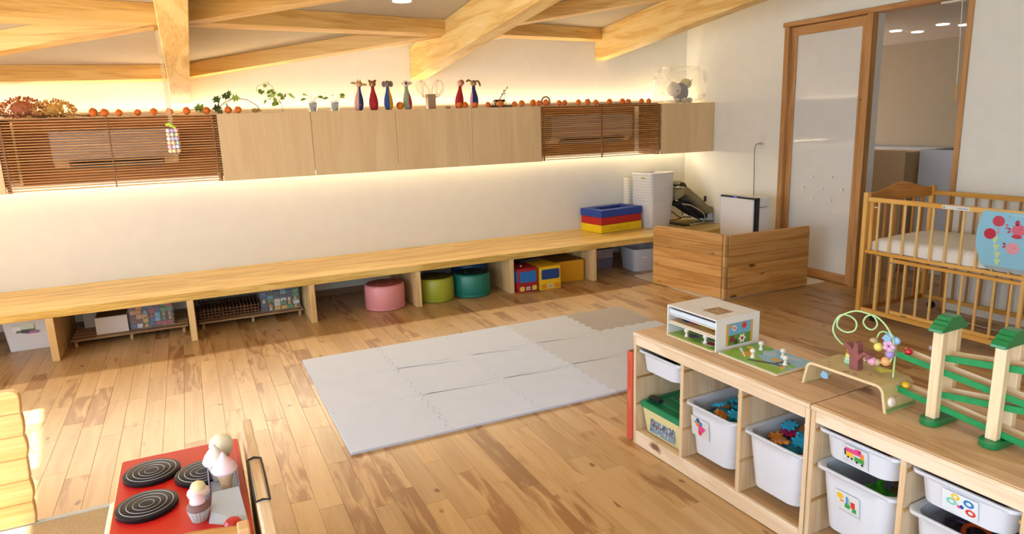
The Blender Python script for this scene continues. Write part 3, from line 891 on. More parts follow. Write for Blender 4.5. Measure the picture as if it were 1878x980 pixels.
# baby bouncer
t = T('baby_bouncer', 'olive green baby bouncer with black frame on the bench by the purifier', 'baby bouncer', (-.24, -.36, ZB))
def prof_sheet(top, th, y0, y1, ny=9, sag=.03):
    rs = []
    rr = random.Random(5)
    for x, z, k in top:
        up_, dn = [], []
        for j in range(ny):
            v = j / (ny - 1)
            y = y0 + (y1 - y0) * v
            zz = z - sag * sin(pi * v) + .012 * sin(9 * x * 3 + j * 1.7)
            up_.append((x, y, zz)); dn.append((x + .01, y, zz - th * k))
        rs.append(up_ + dn[::-1])
    m = MB(); m.rings(rs)
    return m
m = prof_sheet([(-.455, .70, .7), (-.43, .775, .9), (-.38, .785, 1), (-.32, .745, 1), (-.25, .69, 1.1), (-.18, .63, 1.2), (-.11, .575, 1.2), (-.05, .55, 1.0), (-.015, .545, .6)], .085, -.53, -.17)
o = m.build('seat_pad', mat('olive_cloth', '#857857', rough=0.9, bump=.4, bscale=40, vary=.15), t, smooth=True, world=True, angle=80)
md = o.modifiers.new('sub', 'SUBSURF'); md.levels = 1; md.render_levels = 1
m = prof_sheet([(-.45, .62, .6), (-.35, .62, 1), (-.22, .53, 1), (-.1, .47, 1), (-.02, .46, .6)], .05, -.47, -.20, sag=.02)
m.build('under_pad', mat('black_cloth', '#1d1b1c', rough=0.9), t, smooth=True, world=True, angle=80)
m = prof_sheet([(-.44, .79, .5), (-.41, .812, 1), (-.36, .805, 1), (-.33, .77, .5)], .03, -.45, -.24, sag=-.012)
m.build('head_pad', mat('olive_dark', '#4c4429', rough=0.9, bump=.3), t, smooth=True, world=True, angle=80)
STEEL = mat('tube_steel', '#b9b9bb', rough=0.2, metal=1)
for y in (-.53, -.165):
    MB().tube([(-.46, y, .60), (-.35, y, .58), (-.25, y, .53), (-.20, y, .50), (-.165, y, .47), (-.15, y, .44), (-.155, y, .405), (-.18, y, .382), (-.24, y, .374), (-.36, y, .374)], .008, 8).build('frame_tube', STEEL, t, smooth=True, world=True)
    MB().tube([(-.46, y, .60), (-.3, y, .47), (-.2, y, .40), (-.03, y, .385)], .006, 8).build('brace_tube', mat('black_tube', '#1a1a1c', rough=.4), t, smooth=True, world=True)
MB().box(-.44, -.35, -.54, -.155, .3640, .372).build('base_bar', MATS['black_tube'], t, world=True)
MB().box(-.16, -.13, -.525, -.517, .60, .66).build('buckle', MATS['black_tube'], t, world=True)
MB().prism([(-.10, .40), (-.03, .40), (-.03, .47), (-.09, .46)], 'Y', -.515, -.50).build('pale_bag', mat('pale_bluebag', '#a9b9c9'), t, world=True)

# air purifier
t = T('air_purifier', 'white air purifier with black edge and top standing behind the partition', 'air purifier', (-.37, -1.335, 0))
PW = mat('purifier_white', '#dedfe2', rough=0.3)
PK = mat('purifier_black', '#121317', rough=0.15)
MB().box(-.47, -.452, -1.535, -1.115, .03, .732).build('front_panel', PW, t, bev=.004, world=True)
MB().box(-.452, -.405, -1.55, -1.112, .005, .735).build('black_frame', PK, t, bev=.003, world=True)
MB().box(-.472, -.405, -1.55, -1.11, .733, .748).build('black_top', PK, t, bev=.002, world=True)
MB().box(-.405, -.27, -1.548, -1.115, .005, .655).build('body', PW, t, bev=.006, world=True)
MB().box(-.405, -.27, -1.548, -1.115, .659, .742).build('head', PW, t, bev=.008, world=True)
MB().box(-.4725, -.471, -1.33, -1.28, .737, .743).build('indicator', mat('indicator_blue', '#4d57d8', emit=1.5), t, world=True)

# ------------------------------------------------------------------ interlocking foam mat, five by three tiles
t = T('foam_mat', 'pale grey interlocking foam play mat on the wooden floor', 'mat', (-3.3, -2.45, 0))
TX = [-4.548, -4.045, -3.548, -3.070, -2.560, -2.055]
TY = [-3.185, -2.675, -2.195, -1.722]
MW = [mat('foam_tile_%d' % i, c, rough=0.8, bump=.25, bscale=260) for i, c in enumerate(('#d2dff6', '#cbd3e0', '#b0aaa6'))]
def teeth(a, b, n=11, amp=.009):
    """interlocking edge polyline from a to b in the plane"""
    a, b = Vector(a), Vector(b)
    d = (b - a); q = Vector((-d.y, d.x)).normalized()
    out = []
    for k in range(n):
        s = amp if k % 2 else -amp
        out += [a + d * ((k + .08) / n) + q * s, a + d * ((k + .92) / n) + q * s]
    return out
for i in range(5):
    for j in range(3):
        x0, x1, y0, y1 = TX[i], TX[i + 1], TY[j], TY[j + 1]
        pts = []
        pts += [Vector((x0, y0))] + (teeth((x0, y0), (x1, y0)) if j > 0 else [])
        pts += [Vector((x1, y0))] + (teeth((x1, y0), (x1, y1)) if i < 4 else [])
        pts += [Vector((x1, y1))] + (list(reversed(teeth((x0, y1), (x1, y1)))) if j < 2 else [])
        pts += [Vector((x0, y1))] + (list(reversed(teeth((x0, y0), (x0, y1)))) if i > 0 else [])
        c = Vector(((x0 + x1) / 2, (y0 + y1) / 2))
        pts = [c + (p - c) * .9945 for p in pts]
        mi = 2 if (i == 4 and j == 2) else (1 if i >= 3 else 0)
        zt = .0128 + random.uniform(-.00012, .00012)
        MB().prism([(p.x, p.y) for p in pts], 'Z', .0006, zt).build('tile', MW[mi], t, world=True)
# ------------------------------------------------------------------ things along the top of the wall cabinets
ZT = 1.6305
def leaf_pts(L_, W2, fold=.15, n=5, lob=False):
    """leaf along +X, centre fold along Z; returns verts, faces (thin, double sided)"""
    vs, fs = [], []
    for i in range(n + 1):
        u = i / n
        w_ = W2 * (sin(pi * min(1, u * .93 + .07)) ** .7 if not lob else (sin(pi * (u * .95 + .05)) * (1 + .45 * cos(6 * pi * u))))
        if i == n: w_ = .0005
        vs += [(u * L_, -w_, fold * w_ - .15 * L_ * u * u), (u * L_, 0, -.15 * L_ * u * u), (u * L_, w_, fold * w_ - .15 * L_ * u * u)]
    for i in range(n):
        a = 3 * i
        fs += [(a, a + 3, a + 4, a + 1), (a + 1, a + 4, a + 5, a + 2)]
    return vs, fs
def add_leaf(m, p, L_, W2, yaw, pitch, roll=0, lob=False, n=4):
    vs, fs = leaf_pts(L_, W2, n=n, lob=lob)
    m.X = Matrix.Translation(p) @ Euler((roll, -pitch, yaw), 'XYZ').to_matrix().to_4x4()
    m.add(vs, fs)
    m.X = None
LEAFD = mat('leaf_dark', '#3e5a2c', rough=0.5)
LEAFM = mat('leaf_mid', '#6f9436', rough=0.5)
LEAFL = mat('leaf_light', '#9ab84c', rough=0.5)
STEM = mat('stem_green', '#7d7a3a', rough=0.6)
TWIG = mat('twig_brown', '#5d3c20', rough=0.8)

def hydrangea(x, z, rx, rz, cols, lb, seed):
    rr = random.Random(seed)
    t = T('dried_hydrangea', lb, 'dried flower', (x, -.36, ZT), group='dried hydrangea heads')
    m = MB()
    for k in range(420):
        a, b = rr.uniform(0, 2 * pi), math.asin(rr.uniform(-.75, 1))
        q = rr.uniform(.82, 1.05)
        p = Vector((rx * cos(a) * cos(b) * q, rx * .85 * sin(a) * cos(b) * q, z - ZT + rz * sin(b) * q))
        m.cm = rr.randrange(len(cols))
        add_leaf(m, p, rr.uniform(.014, .024), .008, a + rr.uniform(-1, 1), b + rr.uniform(-.9, .9), rr.uniform(-2, 2), n=2)
    tag(m.build('petals', [mat('petal_' + c[1:], c, rough=.8) for c in cols], t), kind='stuff')
    MB().ball((0, 0, z - ZT), min(rx, rz) * .78, 12, 8, (1.25, 1, 1)).build('core', mat('hyd_core_' + cols[0][1:], cols[0], rough=.9), t, smooth=True)
    MB().tube([(0, 0, z - ZT), (.08, .02, .02), (.2, .05, .008), (.27, .03, .012)], .004, 6).build('stem', TWIG, t, smooth=True)
hydrangea(-6.055, 1.695, .125, .072, ('#b5714f', '#c88b5c', '#cf9a55', '#a8623f'), 'reddish brown dried hydrangea head above the left blind', 4)
hydrangea(-5.872, 1.682, .125, .062, ('#d0a552', '#dfbc6e', '#c09246', '#e4c883'), 'golden dried hydrangea head beside the reddish one', 5)
t = T('dry_branch', 'thin dry twig lying along the cabinet top at the left edge', 'branch', (-6.15, -.40, ZT))
MB().tube([(-6.32, -.41, 1.648), (-6.2, -.42, 1.655), (-6.08, -.42, 1.642), (-5.95, -.43, 1.637), (-5.8, -.43, 1.64)], .006, 6).build('twig', TWIG, t, smooth=True, world=True)
m = MB()
for k in range(7): add_leaf(m, (-6.31 + k * .025, -.42, 1.65), .03, .009, k * 1.3, .4)
m.build('dry_leaves', mat('dry_leaf', '#5c4a24', rough=.8), t, world=True)
MB().tube([(-5.7, -.42, 1.636), (-5.62, -.42, 1.65), (-5.57, -.42, 1.668)], .003, 6).build('twig', TWIG, t, smooth=True, world=True)

ORG = mat('physalis_orange', '#d9701c', rough=0.6, bump=.2, bscale=150)
def garland(xs, lb, seed, ys=None):
    rr = random.Random(seed)
    t = T('ball_garland', lb, 'garland', ((xs[0] + xs[-1]) / 2, -.43, ZT))
    pts = []
    base = None
    for k, x in enumerate(xs):
        y = -.43 + rr.uniform(-.012, .012)
        pts += [(x, y, ZT + .020)]
        if k < len(xs) - 1: pts.append(((x + xs[k + 1]) / 2, y + .02, ZT + .006))
        if base is None:
            r = .0265
            m = MB()
            nn = 12
            m.rings([[(r * a * (1 + .07 * cos(5 * 2 * pi * i / nn)) * cos(2 * pi * i / nn), r * a * (1 + .07 * cos(5 * 2 * pi * i / nn)) * sin(2 * pi * i / nn), r + r * z) for i in range(nn)] for a, z in ((.1, -.99), (.6, -.8), (.93, -.35), (1, .1), (.8, .62), (.35, .95), (.12, 1.02), (.05, 1.22))])
            o = m.build('ball', ORG, t, smooth=True)
            base = o
        else:
            o = base.copy(); C.objects.link(o); o.parent = t
        o.location = (x - t.location.x, y + .43, .0005)
        s = rr.uniform(.9, 1.1)
        o.scale = (s, s, s * rr.uniform(.95, 1.08))
        o.rotation_euler = (rr.uniform(-.3, .3), rr.uniform(-.3, .3), rr.uniform(0, 6))
    MB().tube(pts, .0016, 5).build('string', mat('string_tan', '#b08d55'), t, world=True)
garland([-5.63, -5.555, -5.467, -5.351, -5.249, -5.144, -5.04, -4.89, -4.744, -4.667], 'string of small orange balls along the top of the left blind', 1)
garland([-2.856, -2.800, -2.696, -2.575, -2.458, -2.328, -2.235, -2.137, -2.06, -1.995, -1.846, -1.790, -1.644, -1.55, -1.431, -1.292, -1.156, -1.066, -.926, -.831], 'string of small orange balls along the top of the right blind', 2)

# ivy cuttings
t = T('ivy_vine', 'trailing dark leaved ivy cutting above the left blind end', 'plant', (-4.75, -.38, ZT))
MB().tube([(-4.50, -.38, 1.64), (-4.53, -.38, 1.69), (-4.60, -.38, 1.735), (-4.70, -.38, 1.745), (-4.76, -.38, 1.715), (-4.80, -.38, 1.68), (-4.86, -.39, 1.66), (-4.98, -.40, 1.668), (-5.05, -.40, 1.655)], .003, 6).build('vine', TWIG, t, smooth=True, world=True)
MB().tube([(-4.70, -.38, 1.742), (-4.73, -.38, 1.72), (-4.77, -.38, 1.70)], .002, 5).build('vine', TWIG, t, smooth=True, world=True)
for (x, z, L_, W_, yaw, pit, mt_) in [(-4.90, 1.665, .085, .034, 3.0, .3, LEAFM), (-4.85, 1.67, .07, .03, .2, .15, LEAFD), (-4.83, 1.665, .08, .034, -.5, -.6, LEAFD), (-4.79, 1.66, .075, .032, 1.6, .2, LEAFD), (-4.80, 1.70, .075, .032, 1.2, 1.0, LEAFD), (-4.80, 1.715, .065, .03, 2.4, .9, LEAFD), (-4.755, 1.705, .05, .02, -.8, -.9, LEAFD), (-4.72, 1.745, .065, .028, 3.1, .5, LEAFD), (-4.72, 1.75, .06, .022, 2.0, 1.3, LEAFD), (-4.71, 1.74, .065, .03, .1, .2, LEAFL), (-5.0, 1.655, .04, .014, 2.6, -.3, LEAFD), (-5.05, 1.66, .035, .012, .4, .5, LEAFD), (-4.88, 1.64, .06, .02, -2.4, .2, LEAFD), (-4.53, 1.66, .05, .02, -2.8, -.4, mat('leaf_dry', '#a88c4a')), (-4.51, 1.645, .05, .018, 2.9, .2, MATS['leaf_dry'])]:
    m = MB(); add_leaf(m, (x, -.39, z), L_, W_, yaw, pit, -1.0, lob=True, n=6)
    m.build('leaf', mt_, t, smooth=True, world=True)
t = T('creeper_cutting', 'light green small leaved creeper rising from the cabinet top', 'plant', (-4.36, -.38, ZT))
rr = random.Random(12)
paths = [[(-4.335, -.38, 1.632), (-4.345, -.38, 1.70), (-4.37, -.38, 1.77), (-4.40, -.38, 1.83), (-4.43, -.38, 1.865), (-4.47, -.38, 1.85), (-4.515, -.38, 1.83), (-4.52, -.38, 1.79)],
         [(-4.345, -.38, 1.70), (-4.39, -.38, 1.75), (-4.44, -.38, 1.77), (-4.49, -.38, 1.80)], [(-4.345, -.38, 1.73), (-4.32, -.38, 1.77), (-4.27, -.38, 1.775), (-4.24, -.38, 1.75)],
         [(-4.345, -.38, 1.70), (-4.40, -.38, 1.73), (-4.45, -.38, 1.74)]]
for p in paths: MB().tube(p, .0018, 5).build('stem', STEM, t, smooth=True, world=True)
cl = [(-4.50, 1.81), (-4.49, 1.785), (-4.46, 1.80), (-4.44, 1.79), (-4.42, 1.775), (-4.44, 1.755), (-4.42, 1.74), (-4.40, 1.76), (-4.38, 1.785), (-4.37, 1.765), (-4.385, 1.74), (-4.36, 1.72), (-4.38, 1.71), (-4.345, 1.745), (-4.33, 1.775), (-4.31, 1.77), (-4.28, 1.775), (-4.255, 1.755), (-4.24, 1.745), (-4.47, 1.83), (-4.43, 1.845), (-4.39, 1.80), (-4.41, 1.71), (-4.36, 1.70), (-4.30, 1.80), (-4.45, 1.725)]
for k, (x, z) in enumerate(cl):
    m = MB(); add_leaf(m, (x, -.38 + rr.uniform(-.03, .03), z), rr.uniform(.032, .05), rr.uniform(.012, .02), rr.uniform(0, 6.28), rr.uniform(-.9, .4), -.9, n=4)
    m.build('leaf', (LEAFM, LEAFL, LEAFM)[k % 3], t, smooth=True, world=True)
GLASS = mat('clear_glass', '#dfe8e6', rough=0.05, alpha=0.28, spec=0.8)
def cup_plant(x, lb, seed, n):
    rr = random.Random(seed)
    t = T('potted_cutting', lb, 'plant', (x, -.38, ZT), group='two cuttings in small glasses')
    MB().lathe([(.026, .001), (.030, .003), (.036, .085), (.033, .085), (.028, .006)], n=18, cap1=True).build('glass', GLASS, t, smooth=True)
    MB().lathe([(.025, .006), (.031, .07), (.001, .074)], n=14).build('dark_soil', mat('soil_dark', '#3d3a3a', rough=.9, vary=.3, vscale=90), t, smooth=True)
    MB().box(-.02, .022, -.0355, -.0345, .03, .06).build('label', mat('label_grey', '#a9a79d'), t)
    for k in range(n):
        a = k * 2 * pi / n + rr.random()
        e = Vector((.05 * cos(a), .03 * sin(a), .10 + .035 * rr.random()))
        MB().tube([(0, 0, .07), e * .6 + Vector((0, 0, .035)), e], .0014, 5).build('stem', STEM, t, smooth=True)
        m = MB(); add_leaf(m, e, .045, .02, a, .15 if k % 2 else -.2, -.5)
        m.build('leaf', LEAFL if k % 2 else LEAFM, t, smooth=True)
cup_plant(-4.101, 'small leafy cutting in a clear glass, left of the two', 3, 5)
cup_plant(-3.925, 'small leafy cutting in a clear glass, right of the two', 8, 4)

# knitted skittles with animal heads
def knit(c): return mat('knit_' + c[1:], c, rough=.9, bump=.5, bscale=240)
def skittle(x, ca, cb, head, ears, lb, tilt=0, split=0.0, ball_=None):
    t = T('knitted_skittle', lb, 'skittle', (x, -.40, ZT), (0, R(tilt), R(-13)), 'knitted animal skittles')
    prof = [(.020, .0005), (.028, .004), (.036, .03), (.0385, .055), (.035, .09), (.026, .125), (.017, .155), (.0135, .178), (.014, .19)]
    n = 24
    m = MB()
    rs = [[(r * cos(2 * pi * i / n), r * sin(2 * pi * i / n), z) for i in range(n)] for r, z in prof]
    m.rings(rs)
    # two-coloured knit: one colour to the left of the seam, the other to the right
    for i, f in enumerate(m.f):
        c_ = sum((Vector(m.v[j]) for j in f), Vector()) / len(f)
        m.m[i] = 0 if c_.x < split * .03 else 1
    m.build('body', [knit(ca), knit(cb)], t, smooth=True, angle=180)
    MB().ball((0, 0, .213), .028, 16, 10, (1, .95, .95)).build('head', knit(head), t, smooth=True)
    for e in ears(t): pass
    MB().box(.004, .016, -.0385, -.036, .045, .051).build('tag', mat('tag_red', '#c8323a'), t)
def eyes(t, c='#1c1412'):
    for s in (-1, 1): MB().ball((.011 * s, -.024, .222), .0035, 8, 6).build('eye', mat('eye_dark', c), t, smooth=True)
def ears_cow(t):
    for s in (-1, 1):
        MB().ball((.044 * s, .0, .215 - .004 * s), .021, 10, 6, (1.1, .35, .5)).build('ear', knit('#c7a070'), t, smooth=True)
        MB().lathe([(.005, 0), (.003, .01), (.001, .016)], (.012 * s, 0, .236), 8).build('horn', knit('#b98a4c'), t, smooth=True)
    MB().ball((0, -.022, .205), .013, 10, 6, (1.2, .8, .8)).build('muzzle', knit('#dcb690'), t, smooth=True)
    eyes(t); return []
def ears_bear(t):
    for s in (-1, 1): MB().ball((.022 * s, 0, .236), .011, 10, 6, (1, .6, 1)).build('ear', knit('#7a5424'), t, smooth=True)
    MB().ball((0, -.022, .209), .014, 12, 8).build('muzzle', knit('#cfa36a'), t, smooth=True)
    MB().ball((.003, -.035, .211), .006, 8, 6).build('nose', mat('nose_dark', '#3a1a14'), t, smooth=True)
    eyes(t); return []
def ears_eleph(t):
    for s in (-1, 1): MB().ball((.03 * s, .003, .211), .023, 12, 8, (.75, .3, 1.1)).build('ear', knit('#7d7168'), t, smooth=True)
    MB().tube([(0, -.026, .213), (-.003, -.036, .20), (-.006, -.036, .183)], [.009, .007, .005], 8).build('trunk', knit('#8a7e74'), t, smooth=True)
    eyes(t); return []
def ears_dog(t):
    MB().ball((.034, .0, .216), .02, 10, 6, (1, .35, .6)).build('ear', knit('#c9bfae'), t, smooth=True)
    MB().ball((-.026, .0, .216), .012, 10, 6, (.5, .5, 1)).build('ear', knit('#8d8272'), t, smooth=True)
    MB().ball((.0, -.023, .215), .011, 12, 8).build('nose', mat('nose_black', '#120e0e'), t, smooth=True)
    return []
def ears_cat(t):
    MB().ball((.012, .008, .222), .024, 12, 8, (1, .7, 1)).build('hood', knit('#c0622c'), t, smooth=True)
    MB().ball((-.006, -.014, .213), .021, 12, 8).build('face', knit('#d8b7ac'), t, smooth=True)
    eyes(t); return []
def ears_hound(t):
    MB().tube([(-.02, 0, .232), (-.045, -.004, .24), (-.064, -.004, .228)], [.006, .009, .008], 8).build('ear', knit('#7d6a3a'), t, smooth=True)
    MB().tube([(.02, 0, .232), (.042, -.004, .23), (.055, -.004, .205), (.058, -.004, .185)], [.006, .009, .009, .006], 8).build('ear', knit('#7d6a3a'), t, smooth=True)
    MB().ball((0, -.024, .228), .007, 8, 6).build('nose', mat('nose_dark', '#3a1a14'), t, smooth=True)
    eyes(t); return []
skittle(-3.735, '#d8a49a', '#26406e', '#c9a878', ears_cow, 'pink and navy knitted skittle with a tan eared head, leftmost', 4, 0)
skittle(-3.607, '#a8242a', '#a8242a', '#8a622c', ears_bear, 'red knitted skittle with a brown bear head')
skittle(-3.480, '#2c4f8c', '#d9a520', '#84786e', ears_eleph, 'blue and yellow knitted skittle with a grey elephant head', 0, .2)
skittle(-3.312, '#8f9c84', '#a8323a', '#ddd6cc', ears_dog, 'sage and red knitted skittle with a pale dog head', -2, .45)
skittle(-2.848, '#a81e22', '#a81e22', '#c8723c', ears_cat, 'red knitted skittle with an orange hooded head', 6)
skittle(-2.700, '#d49aa4', '#1f2f6e', '#b08e5c', ears_hound, 'navy and pink knitted skittle with droopy dog ears', 0, -.55)
t = T('knitted_ball', 'orange and yellow knitted ball between two skittles', 'ball', (-3.391, -.43, ZT))
m = MB()
n = 18
m.rings([[(.032 * max(.001, sin(pi * k / 10)) * cos(2 * pi * i / n), .032 * max(.001, sin(pi * k / 10)) * sin(2 * pi * i / n), .0325 - .032 * cos(pi * k / 10)) for i in range(n)] for k in range(11)])
for i, f in enumerate(m.f):
    c_ = sum((Vector(m.v[j]) for j in f), Vector()) / len(f)
    m.m[i] = int((math.atan2(c_.y, c_.x) + 2 * pi) / (pi / 3)) % 2
m.X = None
m.build('ball', [knit('#d98a14'), knit('#b8501a')], t, smooth=True)

t = T('wire_vase', 'square taupe vase with two looped white wire balls', 'vase', (-3.099, -.38, ZT))
MB().rings([[(a * s, b * s, z) for a, b in ((-.036, -.036), (.036, -.036), (.036, .036), (-.036, .036))] for s, z in ((.94, .001), (1, .124), (.86, .124), (.8, .01))]).build('vase', mat('vase_taupe', '#9c8262', rough=.5), t, bev=.002)
rr = random.Random(9)
for s in (-1, 1):
    for k in range(8):
        a = rr.uniform(0, pi)
        cx, cz = s * (.055 + .02 * rr.random()), .165 + .01 * rr.random()
        r1, r2 = .045 + .03 * rr.random(), .075
        tl = s * rr.uniform(.2, .7)
        pts = []
        for i in range(20):
            u = 2 * pi * i / 20
            x, z = r1 * cos(u), r2 * sin(u)
            pts.append((cx + (x * cos(tl) + z * sin(tl)) * abs(cos(a)) , (x * cos(tl)) * sin(a) * .6, cz + z * cos(tl) - x * sin(tl) * .5))
        MB().tube(pts, .0019, 5, closed=True).build('wire', mat('wire_white', '#e6dccb', rough=.4), t, smooth=True)
o = MB().ball((0, 0, .009), .022, 12, 8, (1.2, 1, .4)).build('pebble', mat('pebble_beige', '#a8946c', rough=.7), loc=(-2.958, -.42, ZT), smooth=True)
tag(o, 'small flat beige pebble on the cabinet top right of the vase', 'pebble')
o = MB().box(-.11, .11, -.03, .03, 0, .016).build('wooden_block', mat('walnut', '#4a3420', rough=.5), loc=(-2.442, -.39, ZT), bev=.002)
tag(o, 'flat dark wooden plank under the little bronze cart', 'plank')
BRZ = mat('bronze_dark', '#4a3418', rough=.35, metal=.8)
t = T('bronze_cart', 'tiny dark bronze cart with raised pole on a wooden plank', 'ornament', (-2.45, -.39, ZT + .0165))
for x in (-.038, .035):
    for y in (-.028, .028):
        m = MB(); m.tube([(x + .02 * cos(a * pi / 8), y, .0215 + .02 * sin(a * pi / 8)) for a in range(16)], .0028, 6, closed=True)
        m.build('wheel', BRZ, t, smooth=True)
        m = MB()
        for q in range(4): m.tube([(x, y, .0215), (x + .02 * cos(q * pi / 2 + .4), y, .0215 + .02 * sin(q * pi / 2 + .4))], .0016, 5)
        m.build('spokes', BRZ, t)
for x in (-.038, .035): MB().cyl((x, -.03, .0215), (x, .03, .0215), .003, n=8).build('axle', BRZ, t)
MB().box(-.05, .05, -.02, .02, .03, .052).build('body', BRZ, t, bev=.004)
MB().tube([(.0, 0, .05), (.03, 0, .09), (.055, 0, .125), (.085, 0, .155)], [.005, .004, .003, .0025], 8).build('pole', BRZ, t, smooth=True)
MB().tube([(.045, 0, .05), (.062, 0, .08), (.045, 0, .108)], .002, 6).build('brace', BRZ, t, smooth=True)
for k, (x, z) in enumerate(((.03, .10), (.05, .13), (.085, .158), (.06, .105))): MB().ball((x, 0, z), .006, 8, 6).build('finial', BRZ, t, smooth=True)
m = MB().tube([(-1.977 + .042 * cos(pi * k / 12), -.40, ZT + .045 + .040 * sin(pi * k / 12)) for k in range(-3, 16)], .0085, 10)
o = m.build('wooden_ring', mat('ring_grey', '#a08a70', rough=.6), smooth=True)
o.data.transform(Matrix.Translation((1.977, .40, -ZT))); o.location = (-1.977, -.40, ZT)
tag(o, 'greyish wooden arch shaped ring standing among the orange balls', 'ornament')
o = MB().box(-.36, .36, -.012, .012, 0, .010).build('thin_board', mat('board_olive', '#8a7a48', rough=.6), loc=(-.98, -.30, ZT))
tag(o, 'thin narrow board lying on the cabinet top before the wrapped toy', 'board')

# plush toy in a clear crinkled bag
t = T('wrapped_plush', 'white and grey plush animal wrapped in a crinkly clear plastic bag', 'plush toy', (-.30, -.27, ZT))
bm_ = bmesh_done = None
import bmesh
bm = bmesh.new()
bmesh.ops.create_icosphere(bm, subdivisions=4, radius=1)
rr = random.Random(4)
from mathutils import noise
for v in bm.verts:
    p = v.co.copy()
    q = Vector((math.copysign(abs(p.x) ** .55, p.x), math.copysign(abs(p.y) ** .6, p.y), math.copysign(abs(p.z) ** .55, p.z)))
    d = noise.noise(p * 3.1) * .12 + noise.noise(p * 8.3) * .16 + abs(noise.noise(p * 4.7)) * .14
    q *= (.93 + d)
    v.co = Vector((max(-.325, min(.288, q.x * .305)), q.y * .14, max(.002, .19 + q.z * .185)))
me = bpy.data.meshes.new('bag'); bm.to_mesh(me); bm.free()
me.materials.append(mat('bag_film', '#f4f1e8', rough=0.10, alpha=0.24, spec=1.0))
o = bpy.data.objects.new('bag', me); C.objects.link(o); o.parent = t
FUR = mat('fur_white', '#d9d2c2', rough=1, bump=.6, bscale=120)
FURG = mat('fur_grey', '#6d6c72', rough=1, bump=.6, bscale=120, vary=.25, vscale=60)
MB().ball((-.0, 0, .11), .088, 14, 10, (1.0, .9, 1.15)).build('body', FURG, t, smooth=True)
MB().ball((-.105, -.03, .138), .074, 14, 10, (1.05, 1, .95)).build('head', FUR, t, smooth=True)
for s, x in ((-1, -.135), (1, -.07)): MB().ball((x, -.02 + .02 * s, .198), .02, 10, 6, (1, .6, 1.2)).build('ear', FUR, t, smooth=True)
for x in (-.128, -.088): MB().ball((x, -.088, .15), .008, 8, 6).build('eye', mat('eye_dark', '#1c1412'), t, smooth=True)
MB().ball((-.118, -.092, .125), .012, 10, 6).build('nose', mat('nose_black', '#120e0e'), t, smooth=True)
MB().ball((.07, .0, .20), .06, 12, 8, (1.2, .8, .9)).build('yellow_cushion', mat('cushion_cream', '#d9c58c', rough=.9), t, smooth=True)
for x, y in ((-.09, -.06), (.0, -.07), (.09, -.04)): MB().ball((x, y, .03), .028, 10, 6, (1.3, 1, 1)).build('paw', FUR, t, smooth=True)
MB().tube([(.02, -.06, .15), (.06, -.07, .2), (.10, -.07, .24)], .004, 6).build('ribbon', mat('ribbon_dark', '#4c4a46'), t, smooth=True)

# spring mobile hanging from the roof brace
t = T('spring_mobile', 'pastel bead mobile hanging on a coiled spring before the left blind', 'mobile', (-5.131, -1.75, 2.07))
pts = []
for k in range(46 * 8 + 1):
    u = k / (46 * 8)
    pts.append((-5.139 + .008 * u + .011 * cos(k * pi / 4), -1.75 + .011 * sin(k * pi / 4), 2.065 - u * .535))
MB().tube(pts, .0019, 4).build('spring', mat('spring_cream', '#e2d2a8', rough=.5), t, smooth=True, world=True)
m = MB()
for k in range(5): m.tube([(-5.139, -1.75, 2.075), (-5.139 + .028 * cos(k * 2 * pi / 5 + .3), -1.765, 2.075 + .028 * sin(k * 2 * pi / 5 + .3))], [.010, .002], 6)
m.build('star_hook', mat('star_tan', '#b58a4a'), t, world=True)
PAS = ['#c9d4ee', '#e6d7a0', '#d6b4dc', '#f0c9a8', '#e9b9cf', '#bfe0c8', '#e6e2f2', '#f2e3a6']
k = 0
for j in range(6):
    for i in range(3):
        MB().ball((-5.131 + (i - 1) * .021, -1.75 + .006 * ((i + j) % 2), 1.515 - j * .023), .0125, 10, 7, (1, 1, .95)).build('bead', mat('pastel_' + PAS[(i * 2 + j * 3) % 8][1:], PAS[(i * 2 + j * 3) % 8], rough=.5), t, smooth=True, world=True)
MB().tube([(-5.158, -1.75, 1.545), (-5.145, -1.755, 1.552), (-5.125, -1.755, 1.540), (-5.112, -1.75, 1.528)], .008, 8).build('green_caterpillar', mat('lime_felt', '#b5d23c', rough=.7), t, smooth=True, world=True)
MB().tube([(-5.139, -1.755, 1.385), (-5.125, -1.755, 1.37), (-5.11, -1.755, 1.385), (-5.12, -1.755, 1.39)], .0012, 5).build('wire_loop', MATS['wire_white'], t, smooth=True, world=True)
# ------------------------------------------------------------------ crib by the doorway
CRIB = wood('crib_wood', '#d6983c', '#e6b058', '#efc070', 'Z', gs=1.0, rough=0.35, rings=.2, coat=.15)
CRIBY = wood('crib_wood_y', '#d6983c', '#e6b058', '#efc070', 'Y', gs=1.0, rough=0.35, rings=.2, coat=.15)
CRIBX = wood('crib_wood_x', '#9c5f1c', '#b3742a', '#c48538', 'X', gs=1.0, rough=0.35, rings=.2, coat=.15)
t = T('crib', 'honey coloured wooden slatted baby crib in front of the doorway', 'crib', (-.40, -3.5, 0))
XF, XB, Y0, Y1 = -.77, -.03, -2.885, -4.10
cb = dict(parent=t, world=True)
for x0 in (XF - .012, XB - .03):
    for y0 in (Y0 - .032, Y1):
        MB().box(x0, x0 + .042, y0, y0 + .032, .062, .932).build('post', CRIB, bev=.004, **cb)
def rail(x, w_, y0, y1, z0, z1, nm='rail'): MB().box(x, x + w_, y1, y0, z0, z1).build(nm, CRIBY, bev=.003, **cb)
YA, YE = Y0 - .033, Y1 + .033
